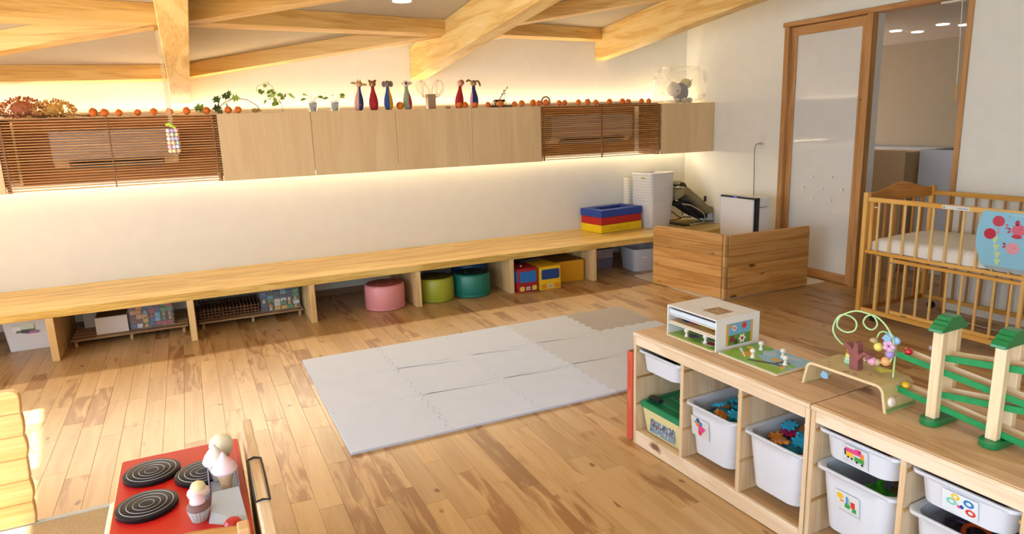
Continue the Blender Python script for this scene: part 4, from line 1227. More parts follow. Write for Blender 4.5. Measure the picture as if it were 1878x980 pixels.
# front: fixed frame below, drop gate above
rail(XF, .022, YA, YE, .868, .900, 'gate_rail'); rail(XF, .022, YA, YE, .500, .524, 'gate_rail')
rail(XF + .004, .022, -3.115, -3.965, .464, .488); rail(XF, .024, YA, YE, .066, .098); rail(XF + .005, .02, -3.14, -3.96, .099, .124)
rail(XB - .02, .022, YA, YE, .862, .896); rail(XB - .02, .022, YA, YE, .066, .094); rail(XB - .02, .022, YA, YE, .47, .50)
DW = mat('dowel_light', '#e2b871', rough=.35)
for k in range(11):
    y = -2.998 - .0968 * k
    MB().cyl((XF + .011, y, .524), (XF + .011, y, .868), .0085, n=10).build('spindle', DW, smooth=True, **cb)
for k in range(8):
    y = -3.225 - .0955 * k
    MB().cyl((XF + .014, y, .124), (XF + .014, y, .464), .0085, n=10).build('spindle', DW, smooth=True, **cb)
for y in (-2.935,): MB().box(XF + .002, XF + .02, y - .02, y, .524, .868).build('gate_stile', CRIB, bev=.002, **cb)
for y in (-3.024, -3.125, -3.955): MB().box(XF + .003, XF + .021, y - .011, y + .011, .098, .500).build('stile', DW, bev=.002, **cb)
MB().box(XF + .003, XF + .021, -3.965, -3.94, .524, .868).build('gate_stile', CRIB, bev=.002, **cb)
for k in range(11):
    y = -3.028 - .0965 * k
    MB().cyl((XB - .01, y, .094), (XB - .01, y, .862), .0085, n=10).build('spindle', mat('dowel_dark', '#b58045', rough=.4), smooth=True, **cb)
# end panels with arched head boards
for yy in (Y0 - .026, Y1 + .006):
    n = 24
    top = []
    for k in range(n + 1):
        u = k / n
        x = XF + .03 + (XB - XF - .06) * u
        top.append((x, .925 + .052 * (sin(pi * u) ** 2) * (1 - .15 * cos(2 * pi * u))))
    MB().prism([(XF + .03, .858), (XB - .03, .858)] + top[::-1], 'Y', yy, yy + .02).build('headboard', CRIBX, bev=.003, **cb)
    MB().box(XF + .03, XB - .03, yy, yy + .02, .066, .096).build('end_rail', CRIBX, bev=.002, **cb)
    MB().box(XF + .03, XB - .03, yy, yy + .02, .49, .515).build('end_rail', CRIBX, bev=.002, **cb)
    for k in range(6):
        x = XF + .115 + k * .102
        wd = .024 if k in (2, 5) else .012
        MB().box(x - wd, x + wd * .4, yy + .004, yy + .016, .096, .858).build('end_slat', mat('dowel_mid', '#bf8438', rough=.4), bev=.002, **cb)
for x in (XF + .06, XB - .03):
    for y in (Y0 - .1, Y1 + .08):
        MB().cyl((x - .012, y, .0265), (x + .012, y, .0265), .026, n=16).build('caster', mat('caster_black', '#14161b', rough=.4), smooth=True, **cb)
        MB().cyl((x, y, .04), (x, y, .068), .008, n=8).build('caster_stem', STEEL, **cb)
MB().box(XF + .02, XB - .02, Y1 + .03, Y0 - .03, .505, .522).build('mattress_base', CRIBX, **cb)
MB().ball((XF + .018, -2.968, .83), .008, 10, 6, (1, 1.8, .7)).build('catch', mat('catch_white', '#eeeae0'), smooth=True, **cb)
for y, z in ((-3.02, .495), (-3.14, .46), (-3.25, .108), (-3.83, .108)): MB().box(XF - .001, XF + .012, y - .02, y + .02, z - .003, z + .004).build('metal_plate', STEEL, **cb)
m = MB(); m.box(XF - .0012, XF, -3.615, -3.443, .871, .896); st = m.build('warning_sticker', mat('sticker_white', '#dcdcd4', rough=.3), **cb)
MB().prism([(-3.463, .877), (-3.447, .877), (-3.455, .892)], 'X', XF - .002, XF - .0012).build('warning_triangle', mat('sticker_yellow', '#b5a11e'), **cb)
m = MB()
for k in range(9): m.box(XF - .002, XF - .0012, -3.605 + k * .0075, -3.600 + k * .0075, .878, .884)
m.build('sticker_text', mat('sticker_ink', '#7f8f9c'), **cb)
# mattress with soft wavy top
bm = bmesh.new()
bmesh.ops.create_grid(bm, x_segments=24, y_segments=36, size=.5)
x0, x1, y0, y1 = XF + .030, XB - .035, Y1 + .045, Y0 - .05
for v in bm.verts:
    u, w_ = v.co.x + .5, v.co.y + .5
    e = min(u, 1 - u, w_, 1 - w_)
    zz = .612 + .008 * noise.noise(Vector((u * 4, w_ * 9, 0))) + .006 * noise.noise(Vector((u * 11, w_ * 17, 2)))
    zz -= .028 * max(0, 1 - e / .05) ** 2
    v.co = Vector((x0 + (x1 - x0) * u, y0 + (y1 - y0) * w_, zz))
be = [e for e in bm.edges if e.is_boundary]
r = bmesh.ops.extrude_edge_only(bm, edges=be)
for v in [g for g in r['geom'] if isinstance(g, bmesh.types.BMVert)]: v.co.z = .524 + .004 * noise.noise(v.co * 14)
me = bpy.data.meshes.new('crib_mattress'); bm.to_mesh(me); bm.free()
me.materials.append(mat('quilt_cream', '#efe9dc', rough=.9, bump=.2, bscale=70)); me.shade_smooth()
o = bpy.data.objects.new('crib_mattress', me); C.objects.link(o)
tag(o, 'cream soft mattress lying inside the wooden crib', 'mattress')

# fish bowl picture hung on the crib's front
PX = XF - .006
t = T('fishbowl_picture', 'pale blue paper fishbowl with red fish hanging on the crib front', 'picture', (PX, -3.95, .70))
def pp(nm, poly, d, col, rough=.35, lift=0.0):
    """flat paper piece; poly in (y, z)"""
    return MB().prism(poly, 'X', PX - lift - d, PX - lift).build(nm, mat('paper_' + col[1:], col, rough=rough), parent=t, world=True)
bowl = [(-3.700, .888), (-3.69, .85), (-3.676, .78), (-3.673, .71), (-3.682, .65), (-3.705, .59), (-3.735, .548), (-3.76, .540)]
cy_ = -3.95
bowl2 = bowl + [(2 * cy_ - y, z) for y, z in reversed(bowl)]
pp('bowl', bowl2, .003, '#8fcbe4', .3)
def disc(y, z, a, b=None, n=18, rot=0): 
    b = b or a
    return [(y + a * cos(2 * pi * k / n) * cos(rot) - b * sin(2 * pi * k / n) * sin(rot), z + a * cos(2 * pi * k / n) * sin(rot) + b * sin(2 * pi * k / n) * cos(rot)) for k in range(n)]
def fish(y, z, r, c, c2, tail, lift, rr=0):
    pp('fish', disc(y, z, r, r * .96), .0015, c, .3, lift)
    ty, tz = tail
    pp('fish_tail', disc(y + ty * 1.18, z + tz * 1.18 + .008, r * .28, r * .17, 10, .6), .0015, c2, .3, lift)
    pp('fish_tail', disc(y + ty * 1.18, z + tz * 1.18 - .010, r * .28, r * .17, 10, -.6), .0015, c2, .3, lift)
    pp('fish_eye', disc(y + .3 * r * (1 if ty < 0 else -1), z + .15 * r, r * .08), .0004, '#8a2030', .3, lift + .0016)
fish(-3.793, .832, .034, '#c8435a', '#d8647a', (-.04, -.022), .0031)
fish(-3.752, .752, .034, '#c42440', '#e08ca0', (-.038, .02), .0031)
fish(-3.905, .79, .036, '#dc6a84', '#c03050', (.042, -.004), .0031)
fish(-3.885, .68, .036, '#e8a0ae', '#c42440', (.040, .012), .0031)
pp('fish_fin', disc(-3.90, .752, .028, .012), .0008, '#c8334c', .3, .0047)
pp('fish_fin', disc(-3.895, .832, .012, .016), .0015, '#c03050', .3, .0031)
for k, (y, z) in enumerate(((-3.783, .72), (-3.795, .675), (-3.805, .63), (-3.81, .588))):
    s = .020
    pp('water_weed', [(y - s, z + s), (y + s, z + s * .7), (y, z - s * 1.3)], .001, '#c9e3a0', .5, .0031 + k * .0002)
for k in range(9):
    pp('gravel', disc(-3.757 - k * .0235, .550, .014, .0125, 12), .002, '#a8b0b2', .15, .0031 + .0004 * (k % 2))
pp('pin', disc(-3.85, .866, .0025), .002, '#5a6a74', .4, .0031)
pp('tape_strip', [(-3.93, .872), (-3.865, .872), (-3.865, .876), (-3.93, .876)], .0005, '#c8e4ee', .1, .0031)
# white strip and floor edge below the crib
o = MB().box(-.022, .022, -.55, .26, .0008, .026).build('white_floor_bar', mat('bar_white', '#e4dedd', rough=.4), loc=(-.925, -3.83, 0), rot=(0, 0, R(5)), bev=.003)
tag(o, 'white flat bar lying on the floor in front of the crib', 'bar')
o = MB().box(-.005, .005, -.3, .36, .0006, .006).build('floor_joint_strip', mat('bar_white', '#e4dedd'), loc=(-.24, -3.6, 0), rot=(0, 0, R(-4)))
tag(o, 'thin pale strip on the floor underneath the crib', 'strip')
# ------------------------------------------------------------------ toy shelves at the right
SHW = wood('shelf_pine', '#dbc09e', '#e6d0b2', '#eeddc4', 'X', gs=1.0, rough=.5, knots=.9, kscale=4.0, rings=.3)
SHZ = wood('shelf_pine_z', '#d3b48c', '#dfc5a0', '#e9d3b4', 'Z', gs=1.0, rough=.5, knots=.8, kscale=5.0, rings=.3)
SHT = wood('shelf_top_pine', '#c29a6e', '#d3ad82', '#dfbf98', 'X', gs=.9, rough=.42, knots=1.0, kscale=3.2, rings=.5, coat=.1)
GRV = wood('shelf_groove', '#a87c48', '#bf9460', '#cda470', 'Y', gs=1.2, rough=.5)
BIN = mat('bin_white', '#d9dee8', rough=.35, sss=.1)
SROT = math.atan2(-.9992, .039)
def S(a, b, z):
    """shelf axes (along the row, into the depth, up) to the room"""
    return Vector((-3.332 + .039 * a + .9992 * b, -3.71 - .9992 * a + .039 * b, z))
def shelf_unit(a0, lb):
    t = T('toy_shelf', lb, 'shelf', S(a0, 0, 0), (0, 0, SROT), 'pine toy shelves')
    W, H, Dp = .952, .549, .44
    def b(nm, m_, *q, bev=.0025): return MB().box(*q).build(nm, m_, t, bev=bev)
    b('top_board', SHT, .001, W - .001, .004, Dp, H - .017, H)
    MB().box(0, W, -.002, .003, H - .0165, H - .003).build('top_edge', SHW, t)
    b('front_apron', SHW, .018, W - .018, 0.0, .017, H - .060, H - .018)
    b('bottom_rail', SHW, .018, W - .018, 0.0, .017, .002, .068)
    b('bottom_board', SHT, .018, W - .018, .018, Dp - .012, .052, .066)
    b('back_rail', SHW, .018, W - .018, Dp - .016, Dp, .002, .068)
    b('back_panel', SHZ, .018, W - .018, Dp - .010, Dp - .002, .07, H - .02)
    for x0, x1 in ((0, .017), (W - .017, W)):
        b('side_panel', SHZ, x0, x1, 0.0, Dp, .001, H - .0175)
    for x0 in (.313, .634):
        b('divider', SHZ, x0, x0 + .018, .002, Dp - .013, .0665, H - .018)
    for x0, w_, s in ((.017, .004, 1), (.309, .004, 1), (.331, .004, 1), (.630, .004, 1), (.652, .004, 1), (W - .021, .004, 1)):
        for z in (.195, .325, .455):
            MB().box(x0, x0 + w_, .004, Dp - .02, z, z + .010).build('runner', GRV, t)
    return t
shelf_unit(0, 'far pine toy shelf unit with the white puzzle case on top')
shelf_unit(.957, 'near pine toy shelf unit with the green marble run on top')

PCOL = {'p': '#d94a8c', 'b': '#2f7fc4', 'g': '#3f9a4c', 'y': '#e8bc2c', 'r': '#d23c30', 'o': '#e8862c', 'k': '#34343c', 'w': '#f2f2f0', 'l': '#c4c9d0', 't': '#7fc6b8', 'n': '#33508c'}
def bin_(a, z, deep, lb, photo=None, push=0.0):
    """plastic bin hung by its rim: a = centre along the row, z = rim height"""
    h = .215 if deep else .092
    t = T('toy_bin', lb, 'bin', S(a, .205 + push, z - h), (0, 0, SROT), 'white plastic shelf bins')
    w_, d_ = .292, .395
    def ring(x, y, r, zz, bulge): 
        pts = rrect(-x, x, -y, y, r, 6)
        return [(p, q - (bulge * (1 - (p / x) ** 2) if q < 0 else 0), zz) for p, q in pts]
    zt = h
    th = .003
    prof = [(.103, .168, .04, .004, .006), (.110, .176, .045, .0, .008), (.128, .19, .05, h * .80, .012), (.130, .192, .05, h - .012, .012), (.1455, .198, .03, h - .010, .010), (.1455, .198, .03, h, .010), (.139, .193, .03, h + .002, .010), (.127, .188, .048, h - .004, .010), (.125, .186, .048, h * .75, .010), (.107, .170, .042, .006, .006)]
    if not deep: prof[0] = (.112, .176, .04, .004, .006); prof[1] = (.118, .182, .045, .002, .008)
    m = MB(); m.rings([ring(x, y, r, zz, bu) for x, y, r, zz, bu in prof[1:]])
    m.build('body', BIN, t, smooth=True, angle=50)
    if photo:
        bg_, cells, (px, pz, pw, ph), fy = photo
        # card stuck on the front wall, with its printed picture
        # lies on the sloping front wall
        yo = -(.184 + .105 * pz) - .0012 if deep else -(.190 + .163 * pz) - .0012
        th_ = R(6.0) if deep else R(9.3)
        at = (0, yo, pz)
        pz, yf = 0, 0
        m = MB(); m.box(px, px + pw, yf - .0008, yf, pz, pz + ph); m.build('photo_card', mat('card_photo_' + bg_[1:], bg_, rough=.2), t, loc=at, rot=(th_, 0, 0))
        cols = sorted(set(c[0] for c in cells))
        m = MB()
        for k, (c, u0, u1, v0, v1, sh) in enumerate(cells):
            m.cm = cols.index(c)
            yy = yf - .0012 - .0002 * (k % 4)
            if sh == 'o':
                n = 12
                cu, cv, ru, rv = (u0 + u1) / 2, (v0 + v1) / 2, (u1 - u0) / 2, (v1 - v0) / 2
                m.prism([(px + pw * (cu + ru * cos(2 * pi * i / n)), pz + ph * (cv + rv * sin(2 * pi * i / n))) for i in range(n)], 'Y', yy, yy + .0004)
            elif sh == 'O':
                n = 14
                cu, cv, ru, rv = (u0 + u1) / 2, (v0 + v1) / 2, (u1 - u0) / 2, (v1 - v0) / 2
                ri = []
                for f_, y_ in ((1, yy + .0003), (1, yy), (.5, yy), (.5, yy + .0003)): ri.append([(px + pw * (cu + ru * f_ * cos(2 * pi * i / n)), y_, pz + ph * (cv + rv * f_ * sin(2 * pi * i / n))) for i in range(n)])
                m.rings(ri, closed=True)
            else: m.box(px + pw * u0, px + pw * u1, yy, yy + .0004, pz + ph * v0, pz + ph * v1)
        m.build('photo_print', [mat('print_' + PCOL[c][1:], PCOL[c], rough=.25) for c in cols], t, loc=at, rot=(th_, 0, 0))
    return t
GEAR = [('o', .25, .55, .5, .8, 'o'), ('n', .3, .5, .75, .98, 'o'), ('b', .45, .65, .6, .85, 'o'), ('p', .4, .75, .3, .65, 'o'), ('r', .38, .6, .1, .4, 'o'), ('p', .6, .8, .45, .6, 'o'), ('w', .5, .58, .42, .5, 'o'), ('g', .2, .3, .68, .8, 'o')]
TRAIN = [('p', .1, .55, .6, .85, 'b'), ('y', .12, .42, .38, .62, 'b'), ('k', .05, .12, .4, .75, 'b'), ('p', .5, .75, .62, .95, 'b'), ('g', .45, .85, .25, .5, 'b'), ('o', .7, .85, .5, .8, 'b'), ('k', .15, .25, .27, .4, 'o'), ('k', .3, .4, .24, .37, 'o'), ('k', .5, .6, .15, .28, 'o'), ('k', .72, .82, .12, .25, 'o'), ('l', .0, .2, .05, .2, 'b'), ('r', .62, .72, .75, .9, 'b')]
TRACK = [('y', .05, .35, .62, .9, 'o'), ('b', .45, .52, .5, .85, 'b'), ('t', .54, .6, .5, .8, 'b'), ('g', .4, .62, .3, .5, 'b'), ('r', .64, .82, .4, .7, 'b'), ('g', .7, .88, .22, .42, 'b'), ('o', .2, .35, .5, .6, 'b'), ('l', .15, .95, .05, .14, 'b')]
RINGS = [('y', .25, .5, .62, .95, 'O'), ('t', .12, .42, .3, .66, 'O'), ('b', .6, .9, .52, .9, 'O'), ('r', .66, .95, .1, .45, 'O'), ('p', .42, .55, .28, .42, 'o'), ('n', .5, .62, .3, .5, 'o'), ('l', .38, .48, .42, .52, 'o')]
B1 = bin_(.163, .472, False, 'shallow white bin hung at the top left of the far shelf')
B2 = bin_(.480, .336, True, 'deep white bin with a picture of coloured gears on the far shelf', ('#d4d4d8', GEAR, (-.095, .085, .10, .085), 5))
B3 = bin_(.800, .340, True, 'deep white bin without picture full of blue pieces on the far shelf')
B4 = bin_(1.122, .478, False, 'shallow white bin with a toy train picture on the near shelf', ('#cfd4da', TRAIN, (-.04, .012, .085, .066), 4))
B5 = bin_(1.122, .345, True, 'deep white bin with a wooden train track picture on the near shelf', ('#d9dcdf', TRACK, (-.055, .09, .085, .075), 5))
B6 = bin_(1.440, .478, False, 'shallow white bin with a picture of coloured rings on the near shelf', ('#dce4e8', RINGS, (-.045, .016, .095, .06), 4))
B7 = bin_(1.440, .345, True, 'deep white bin holding dark rings below the ring picture bin')
B8 = bin_(1.758, .478, False, 'shallow white bin at the picture right edge of the near shelf')

def on_shelf(m_, nm, a, b, z, mt, lb, cat, grp=None, rot=(0, 0, 0), **kw):
    o = m_.build(nm, mt, loc=S(a, b, z), rot=(rot[0], rot[1], rot[2] + SROT), **kw)
    return tag(o, lb, cat, grp)
def plus_piece(s=.030, th=.011):
    a, b, c = s, s * .42, s * .16
    pl = [(b, -a), (b, -b), (a, -b), (a, -c), (a * .75, -c), (a * .75, c), (a, c), (a, b), (b, b), (b, a), (c, a), (c, a * .75), (-c, a * .75), (-c, a), (-b, a), (-b, b), (-a, b), (-a, c), (-a * .75, c), (-a * .75, -c), (-a, -c), (-a, -b), (-b, -b), (-b, -a), (-c, -a), (-c, -a * .75), (c, -a * .75), (c, -a)]
    return MB().prism(pl, 'Z', -th / 2, th / 2)
PIECE = {'sky blue': '#2fb0dc', 'teal': '#2390aa', 'orange': '#e0903a', 'pink': '#d0246c', 'silver': '#9aa1a6', 'white': '#d9dde0'}
def fill(a, top, n, cols, where, grp, seed, front):
    rr = random.Random(seed)
    cnt = {}
    got = []
    used = set()
    # hidden filling underneath
    o = MB().prism(rrect(-.112, .112, -.165, .165, .04), 'Z', 0, top - .075 - .13).build('toy_filling', mat('filling_teal', '#2f7f94', rough=.5), loc=S(a, .205, .13), rot=(0, 0, SROT))
    tag(o, 'layer of small plastic pieces lying under the loose ones ' + where, 'toy pieces', kind='stuff')
    k = tries = 0
    while k < n and tries < 4000:
        tries += 1
        x, y = rr.uniform(-.09, .09), rr.uniform(-.15, .155)
        lay = 0 if k < n * .6 else 1
        z = top - .062 + lay * .026
        if any((x - p) ** 2 + (y - q) ** 2 < .048 ** 2 and l == lay for p, q, l in got): continue
        c = rr.choice(cols)
        sidew = 'left' if x < -.03 else ('right' if x > .03 else 'middle')
        depw = 'front' if y < -.05 else ('back' if y > .055 else 'centre')
        if (c, depw, sidew, lay) in used: continue
        used.add((c, depw, sidew, lay))
        got.append((x, y, lay))
        cnt[c] = cnt.get(c, 0) + 1
        p = S(a + x, .205 + y, z)
        o = plus_piece().build('puzzle_piece', mat('piece_' + c.replace(' ', '_'), PIECE[c], rough=.3), loc=p, rot=(rr.uniform(-.35, .35), rr.uniform(-.35, .35), rr.uniform(0, 3)), bev=.0012)
        tag(o, '%s cross piece %s, %s %s, %s layer' % (c, where, depw, sidew, ('lower', 'upper')[lay]), 'puzzle piece', grp)
        k += 1
fill(.480, .352, 20, ['sky blue', 'teal', 'sky blue', 'orange', 'silver'], 'in the gear picture bin', 'pieces in the gear picture bin', 3, 0)
fill(.800, .360, 26, ['sky blue', 'sky blue', 'sky blue', 'orange', 'teal', 'sky blue', 'silver', 'pink', 'orange'], 'in the unlabelled deep bin', 'pieces in the bin without picture', 11, 0)
# contents of the other bins
t = T('green_toy', 'green and teal plastic toy lying in the upper left shallow bin', 'toy', S(.163, .2, .40), (0, 0, SROT))
MB().tube([(-.10, -.12, .055), (-.06, -.13, .068), (0, -.12, .066), (.06, -.09, .06)], .014, 10).build('green_arm', mat('toy_green', '#1f8a5a', rough=.3), t, smooth=True)
MB().prism(rrect(-.08, .09, -.1, .12, .03), 'Z', .01, .05).build('dark_body', mat('toy_dark_green', '#14493c', rough=.4), t, bev=.006)
MB().ball((.06, -.05, .052), .03, 14, 8, (1.3, 1, .5)).build('teal_disc', mat('toy_teal', '#159a94', rough=.25), t, smooth=True)
on_shelf(MB().box(-.05, .05, -.08, .08, 0, .075), 'dark_block', 1.13, .23, .390, mat('toy_charcoal', '#26282c', rough=.5), 'charcoal toy train part in the train picture bin', 'toy part', bev=.008)
on_shelf(MB().box(-.03, .03, -.04, .04, 0, .012).box(-.012, .012, -.04, .04, .012, .088), 'grey_block', 1.145, .10, .390, mat('toy_steel', '#6d7176', rough=.4), 'grey toy block standing in the train picture bin', 'toy part', bev=.003)
on_shelf(MB().box(-.02, .02, -.02, .02, 0, .070), 'pink_block', 1.20, .09, .390, mat('toy_rose', '#b8445c', rough=.4), 'small pink block at the right end of the train picture bin', 'toy part', bev=.003)
t = T('green_track_piece', 'bright green toy crocodile shaped piece in the track picture bin', 'toy part', S(1.16, .14, .245), (0, 0, SROT))
MB().prism([(-.09, 0), (.09, 0), (.09, .03), (.03, .04), (.0, .03), (-.06, .035), (-.1, .015)], 'Y', -.03, .03).build('body', mat('toy_lime', '#3fae28', rough=.35), t, bev=.004)
MB().tube([(-.02, 0, .03), (-.035, 0, .055), (-.03, 0, .068)], [.012, .010, .009], 8).build('arm', MATS['toy_lime'], t, smooth=True)
WTR = wood('track_wood', '#7d5a38', '#977048', '#a98258', 'X', gs=2, rough=.5)
for k, (a, b, r_) in enumerate(((1.09, .16, .4), (1.12, .28, -.3), (1.20, .22, .9))):
    on_shelf(MB().box(-.07, .07, -.018, .018, 0, .012).box(-.07, .07, -.018, -.008, .012, .018).box(-.07, .07, .008, .018, .012, .018), 'track_piece', a, b, .225 + .022 * k, WTR, ('wooden track piece at the left of the track picture bin', 'wooden track piece at the back of the track picture bin', 'wooden track piece under the green piece in the track bin')[k], 'track piece', 'wooden track pieces', rot=(0, 0, r_))
RN = [('dark purple', '#3a2a44', 1.40, .10, .305), ('orange', '#c8541f', 1.44, .12, .297), ('red', '#a82a24', 1.47, .10, .288), ('yellow', '#d9b02c', 1.50, .13, .280), ('navy', '#2a3560', 1.42, .18, .285)]
for k, (c, h_, a, b, z) in enumerate(RN):
    m = MB(); m.tube([(.034 * cos(q * pi / 10), .034 * sin(q * pi / 10), 0) for q in range(20)], .007, 8, closed=True)
    on_shelf(m, 'toy_ring', a, b, z, mat('ring_' + c.replace(' ', '_'), h_, rough=.35), '%s plastic toy ring lying in the bin below the ring picture' % c, 'toy ring', 'toy rings in the deep bin', rot=(.3 * (k % 2), .25, 0), smooth=True)
on_shelf(MB().prism(rrect(-.1, .1, -.15, .15, .04), 'Z', 0, .12), 'ring_filling', 1.44, .205, .14, mat('filling_dark', '#4a3a40', rough=.6), 'dark heap of toys under the rings in the deep bin', 'toy pieces', bev=.01)['kind'] = 'stuff'

# cream box with green lid
t = T('lidded_box', 'cream box with green lid and a city picture at the shelf bottom left', 'box', S(.164, .21, .0665), (0, 0, SROT))
m = MB(); m.rings([[(x * s, y * s2, z) for x, y in ((-.137, -.18), (.137, -.18), (.137, .18), (-.137, .18))] for s, s2, z in ((.84, .93, .0005), (1, 1, .132))]); m.build('body', mat('cream_plastic', '#ddd49c', rough=.4), t, bev=.008, seg=2)
m = MB(); m.rings([[(p, q, z) for p, q in rrect(-x, x, -y, y, .015)] for x, y, z in ((.142, .188, .126), (.144, .190, .146), (.139, .186, .150), (.125, .172, .150), (.123, .170, .143))]); m.build('lid', mat('lid_green', '#1f8a5c', rough=.35), t, smooth=True)
for k in range(4): MB().box(-.10, .10, -.12 + k * .07, -.09 + k * .07, .143, .1475).build('lid_rib', MATS['lid_green'], t, bev=.002)
MB().box(-.13, -.06, -.150, -.115, .1495, .166).build('black_clip', mat('clip_black', '#1c2420', rough=.4), t, bev=.004)
ANG = R(-5.5)
yb = -.1755
m = MB(); m.box(-.078, .088, -.0012, 0, -.045, .055); m.build('picture_card', mat('city_picture', '#7f93a6', rough=.3), t, loc=(0, yb, .066), rot=(ANG, 0, 0))
rr = random.Random(17)
CITY = ['#4c5a66', '#93a7b8', '#b9c4cc', '#5d4b48', '#2f3f52', '#8a6d5c', '#c9d4dc', '#6d8aa6', '#a33a3a', '#3d5a44']
m = MB()
for k in range(90):
    m.cm = rr.randrange(10) if rr.random() < .5 else rr.randrange(8)
    x, z = rr.uniform(-.076, .076), rr.uniform(-.043, .045)
    s1, s2 = rr.uniform(.003, .010), rr.uniform(.003, .012)
    m.box(x, min(.087, x + s1), -.0018 - .00005 * k / 5, -.0012, z, min(.054, z + s2))
m.build('picture_print', [mat('city_' + c[1:], c, rough=.3) for c in CITY], t, loc=(0, yb, .066), rot=(ANG, 0, 0))
# tall red book beside the shelf
t = T('red_album', 'tall red orange book standing on the floor against the far shelf end', 'book', S(-.035, .05, 0), (0, 0, SROT))
RED = mat('album_red', '#d0553c', rough=.5)
MB().box(-.022, .020, -.045, .24, .001, .440).build('cover', RED, t, bev=.004)
MB().box(-.017, .015, -.04, .242, .4385, .4415).build('pages', mat('album_dark', '#6d3a2a'), t)
m = MB()
for k in range(5):
    z = .385 - k * .027
    m.box(-.004, .004, -.0458, -.045, z, z + .0025); m.box(-.0005, .001, -.0458, -.045, z - .008, z + .010); m.box(-.006 + .002 * (k % 3), .006, -.0458, -.045, z - .009, z - .0075)
m.build('spine_characters', mat('album_ink', '#8a2c20'), t)
m = MB()
m.tube([(.004 + .004 * sin(k * 1.9), -.0455, .245 - k * .0055) for k in range(16)], .0011, 4)
m.build('spine_script', mat('album_gold', '#e8bc6c'), t)
m = MB()
for k in range(8): m.box(-.011, -.0095, -.0456, -.045, .235 - k * .006, .238 - k * .006)
m.build('spine_small_text', mat('album_white', '#e8cfc0'), t)

# white puzzle case
t = T('puzzle_case', 'white open fronted case holding peg puzzles on the far shelf', 'case', S(.118, .094, .5495), (0, 0, SROT))
CW = mat('case_white', '#e2e0dc', rough=.35)
w_, d_, h_ = .300, .245, .133
def b(nm, m_, *q, bev=.0015): return MB().box(*q).build(nm, m_, t, bev=bev)
b('side_panel', CW, 0, .006, 0, d_, .0005, h_); b('side_panel', CW, w_ - .006, w_, 0, d_, .0005, h_)
b('top_panel', CW, 0, w_, 0, d_, h_, h_ + .006); b('back_panel', CW, .006, w_ - .006, d_ - .006, d_, .0005, h_)
b('shelf', CW, .006, w_ - .006, .002, d_ - .006, .056, .061); b('shelf', CW, .006, w_ - .006, .002, d_ - .006, .096, .100)
b('seam', mat('seam_grey', '#8f8b84'), w_ * .38, w_ - .02, d_ * .35, d_ * .35 + .001, h_ + .0058, h_ + .0064, bev=0)
FRM = mat('print_frame', '#d9a04c', rough=.4)
b('top_print', mat('print_sepia', '#a8805c', rough=.4), .155, .245, .06, .15, h_ + .006, h_ + .0068, bev=0)
rr = random.Random(2)
def scatter(nm, par, cols, n, gen, seed):
    q = random.Random(seed); m = MB()
    for k in range(n):
        m.cm = q.randrange(len(cols)); gen(m, q, k)
    return m.build(nm, [mat('ink_' + c[1:], c, rough=.35) for c in cols], par)
scatter('top_print_picture', t, ['#8a5a3c', '#c9a87c', '#6d6a3c', '#b5523c'], 26, lambda m, q, k: (lambda x, y: m.box(x, x + q.uniform(.004, .012), y, y + q.uniform(.004, .012), h_ + .0068, h_ + .0071 + k * .00002))(q.uniform(.157, .230), q.uniform(.062, .138)), 4)
X_ = w_ + .0008
b('side_print', FRM, w_, X_, .055, .205, .018, .112, bev=0)
b('side_print_sky', mat('ink_sky', '#6fa8c4', rough=.35), X_, X_ + .0004, .068, .192, .05, .112, bev=0)
b('side_print_grass', mat('ink_grass', '#5c8a3c', rough=.35), X_, X_ + .0005, .068, .192, .018, .062, bev=0)
m = MB()
FL = [('#c8382c', .155, .095, .014), ('#f0e6e0', .145, .04, .018), ('#a82c28', .145, .04, .008), ('#e8d8d8', .1, .09, .012), ('#8a2c34', .088, .044, .015), ('#d9a83c', .085, .1, .007), ('#c83c34', .1, .09, .006), ('#3c4a2c', .11, .03, .012)]
cols = [f[0] for f in FL]
for k, (c, y, z, r) in enumerate(FL):
    m.cm = k
    n = 12
    m.prism([(y + r * (1 + .25 * cos(6 * 2 * pi * i / n)) * cos(2 * pi * i / n), z + r * (1 + .25 * cos(6 * 2 * pi * i / n)) * sin(2 * pi * i / n)) for i in range(n)], 'X', X_ + .0005, X_ + .0008 + k * .0001)
m.build('side_print_flowers', [mat('ink_' + c[1:], c, rough=.35) for c in cols], t)

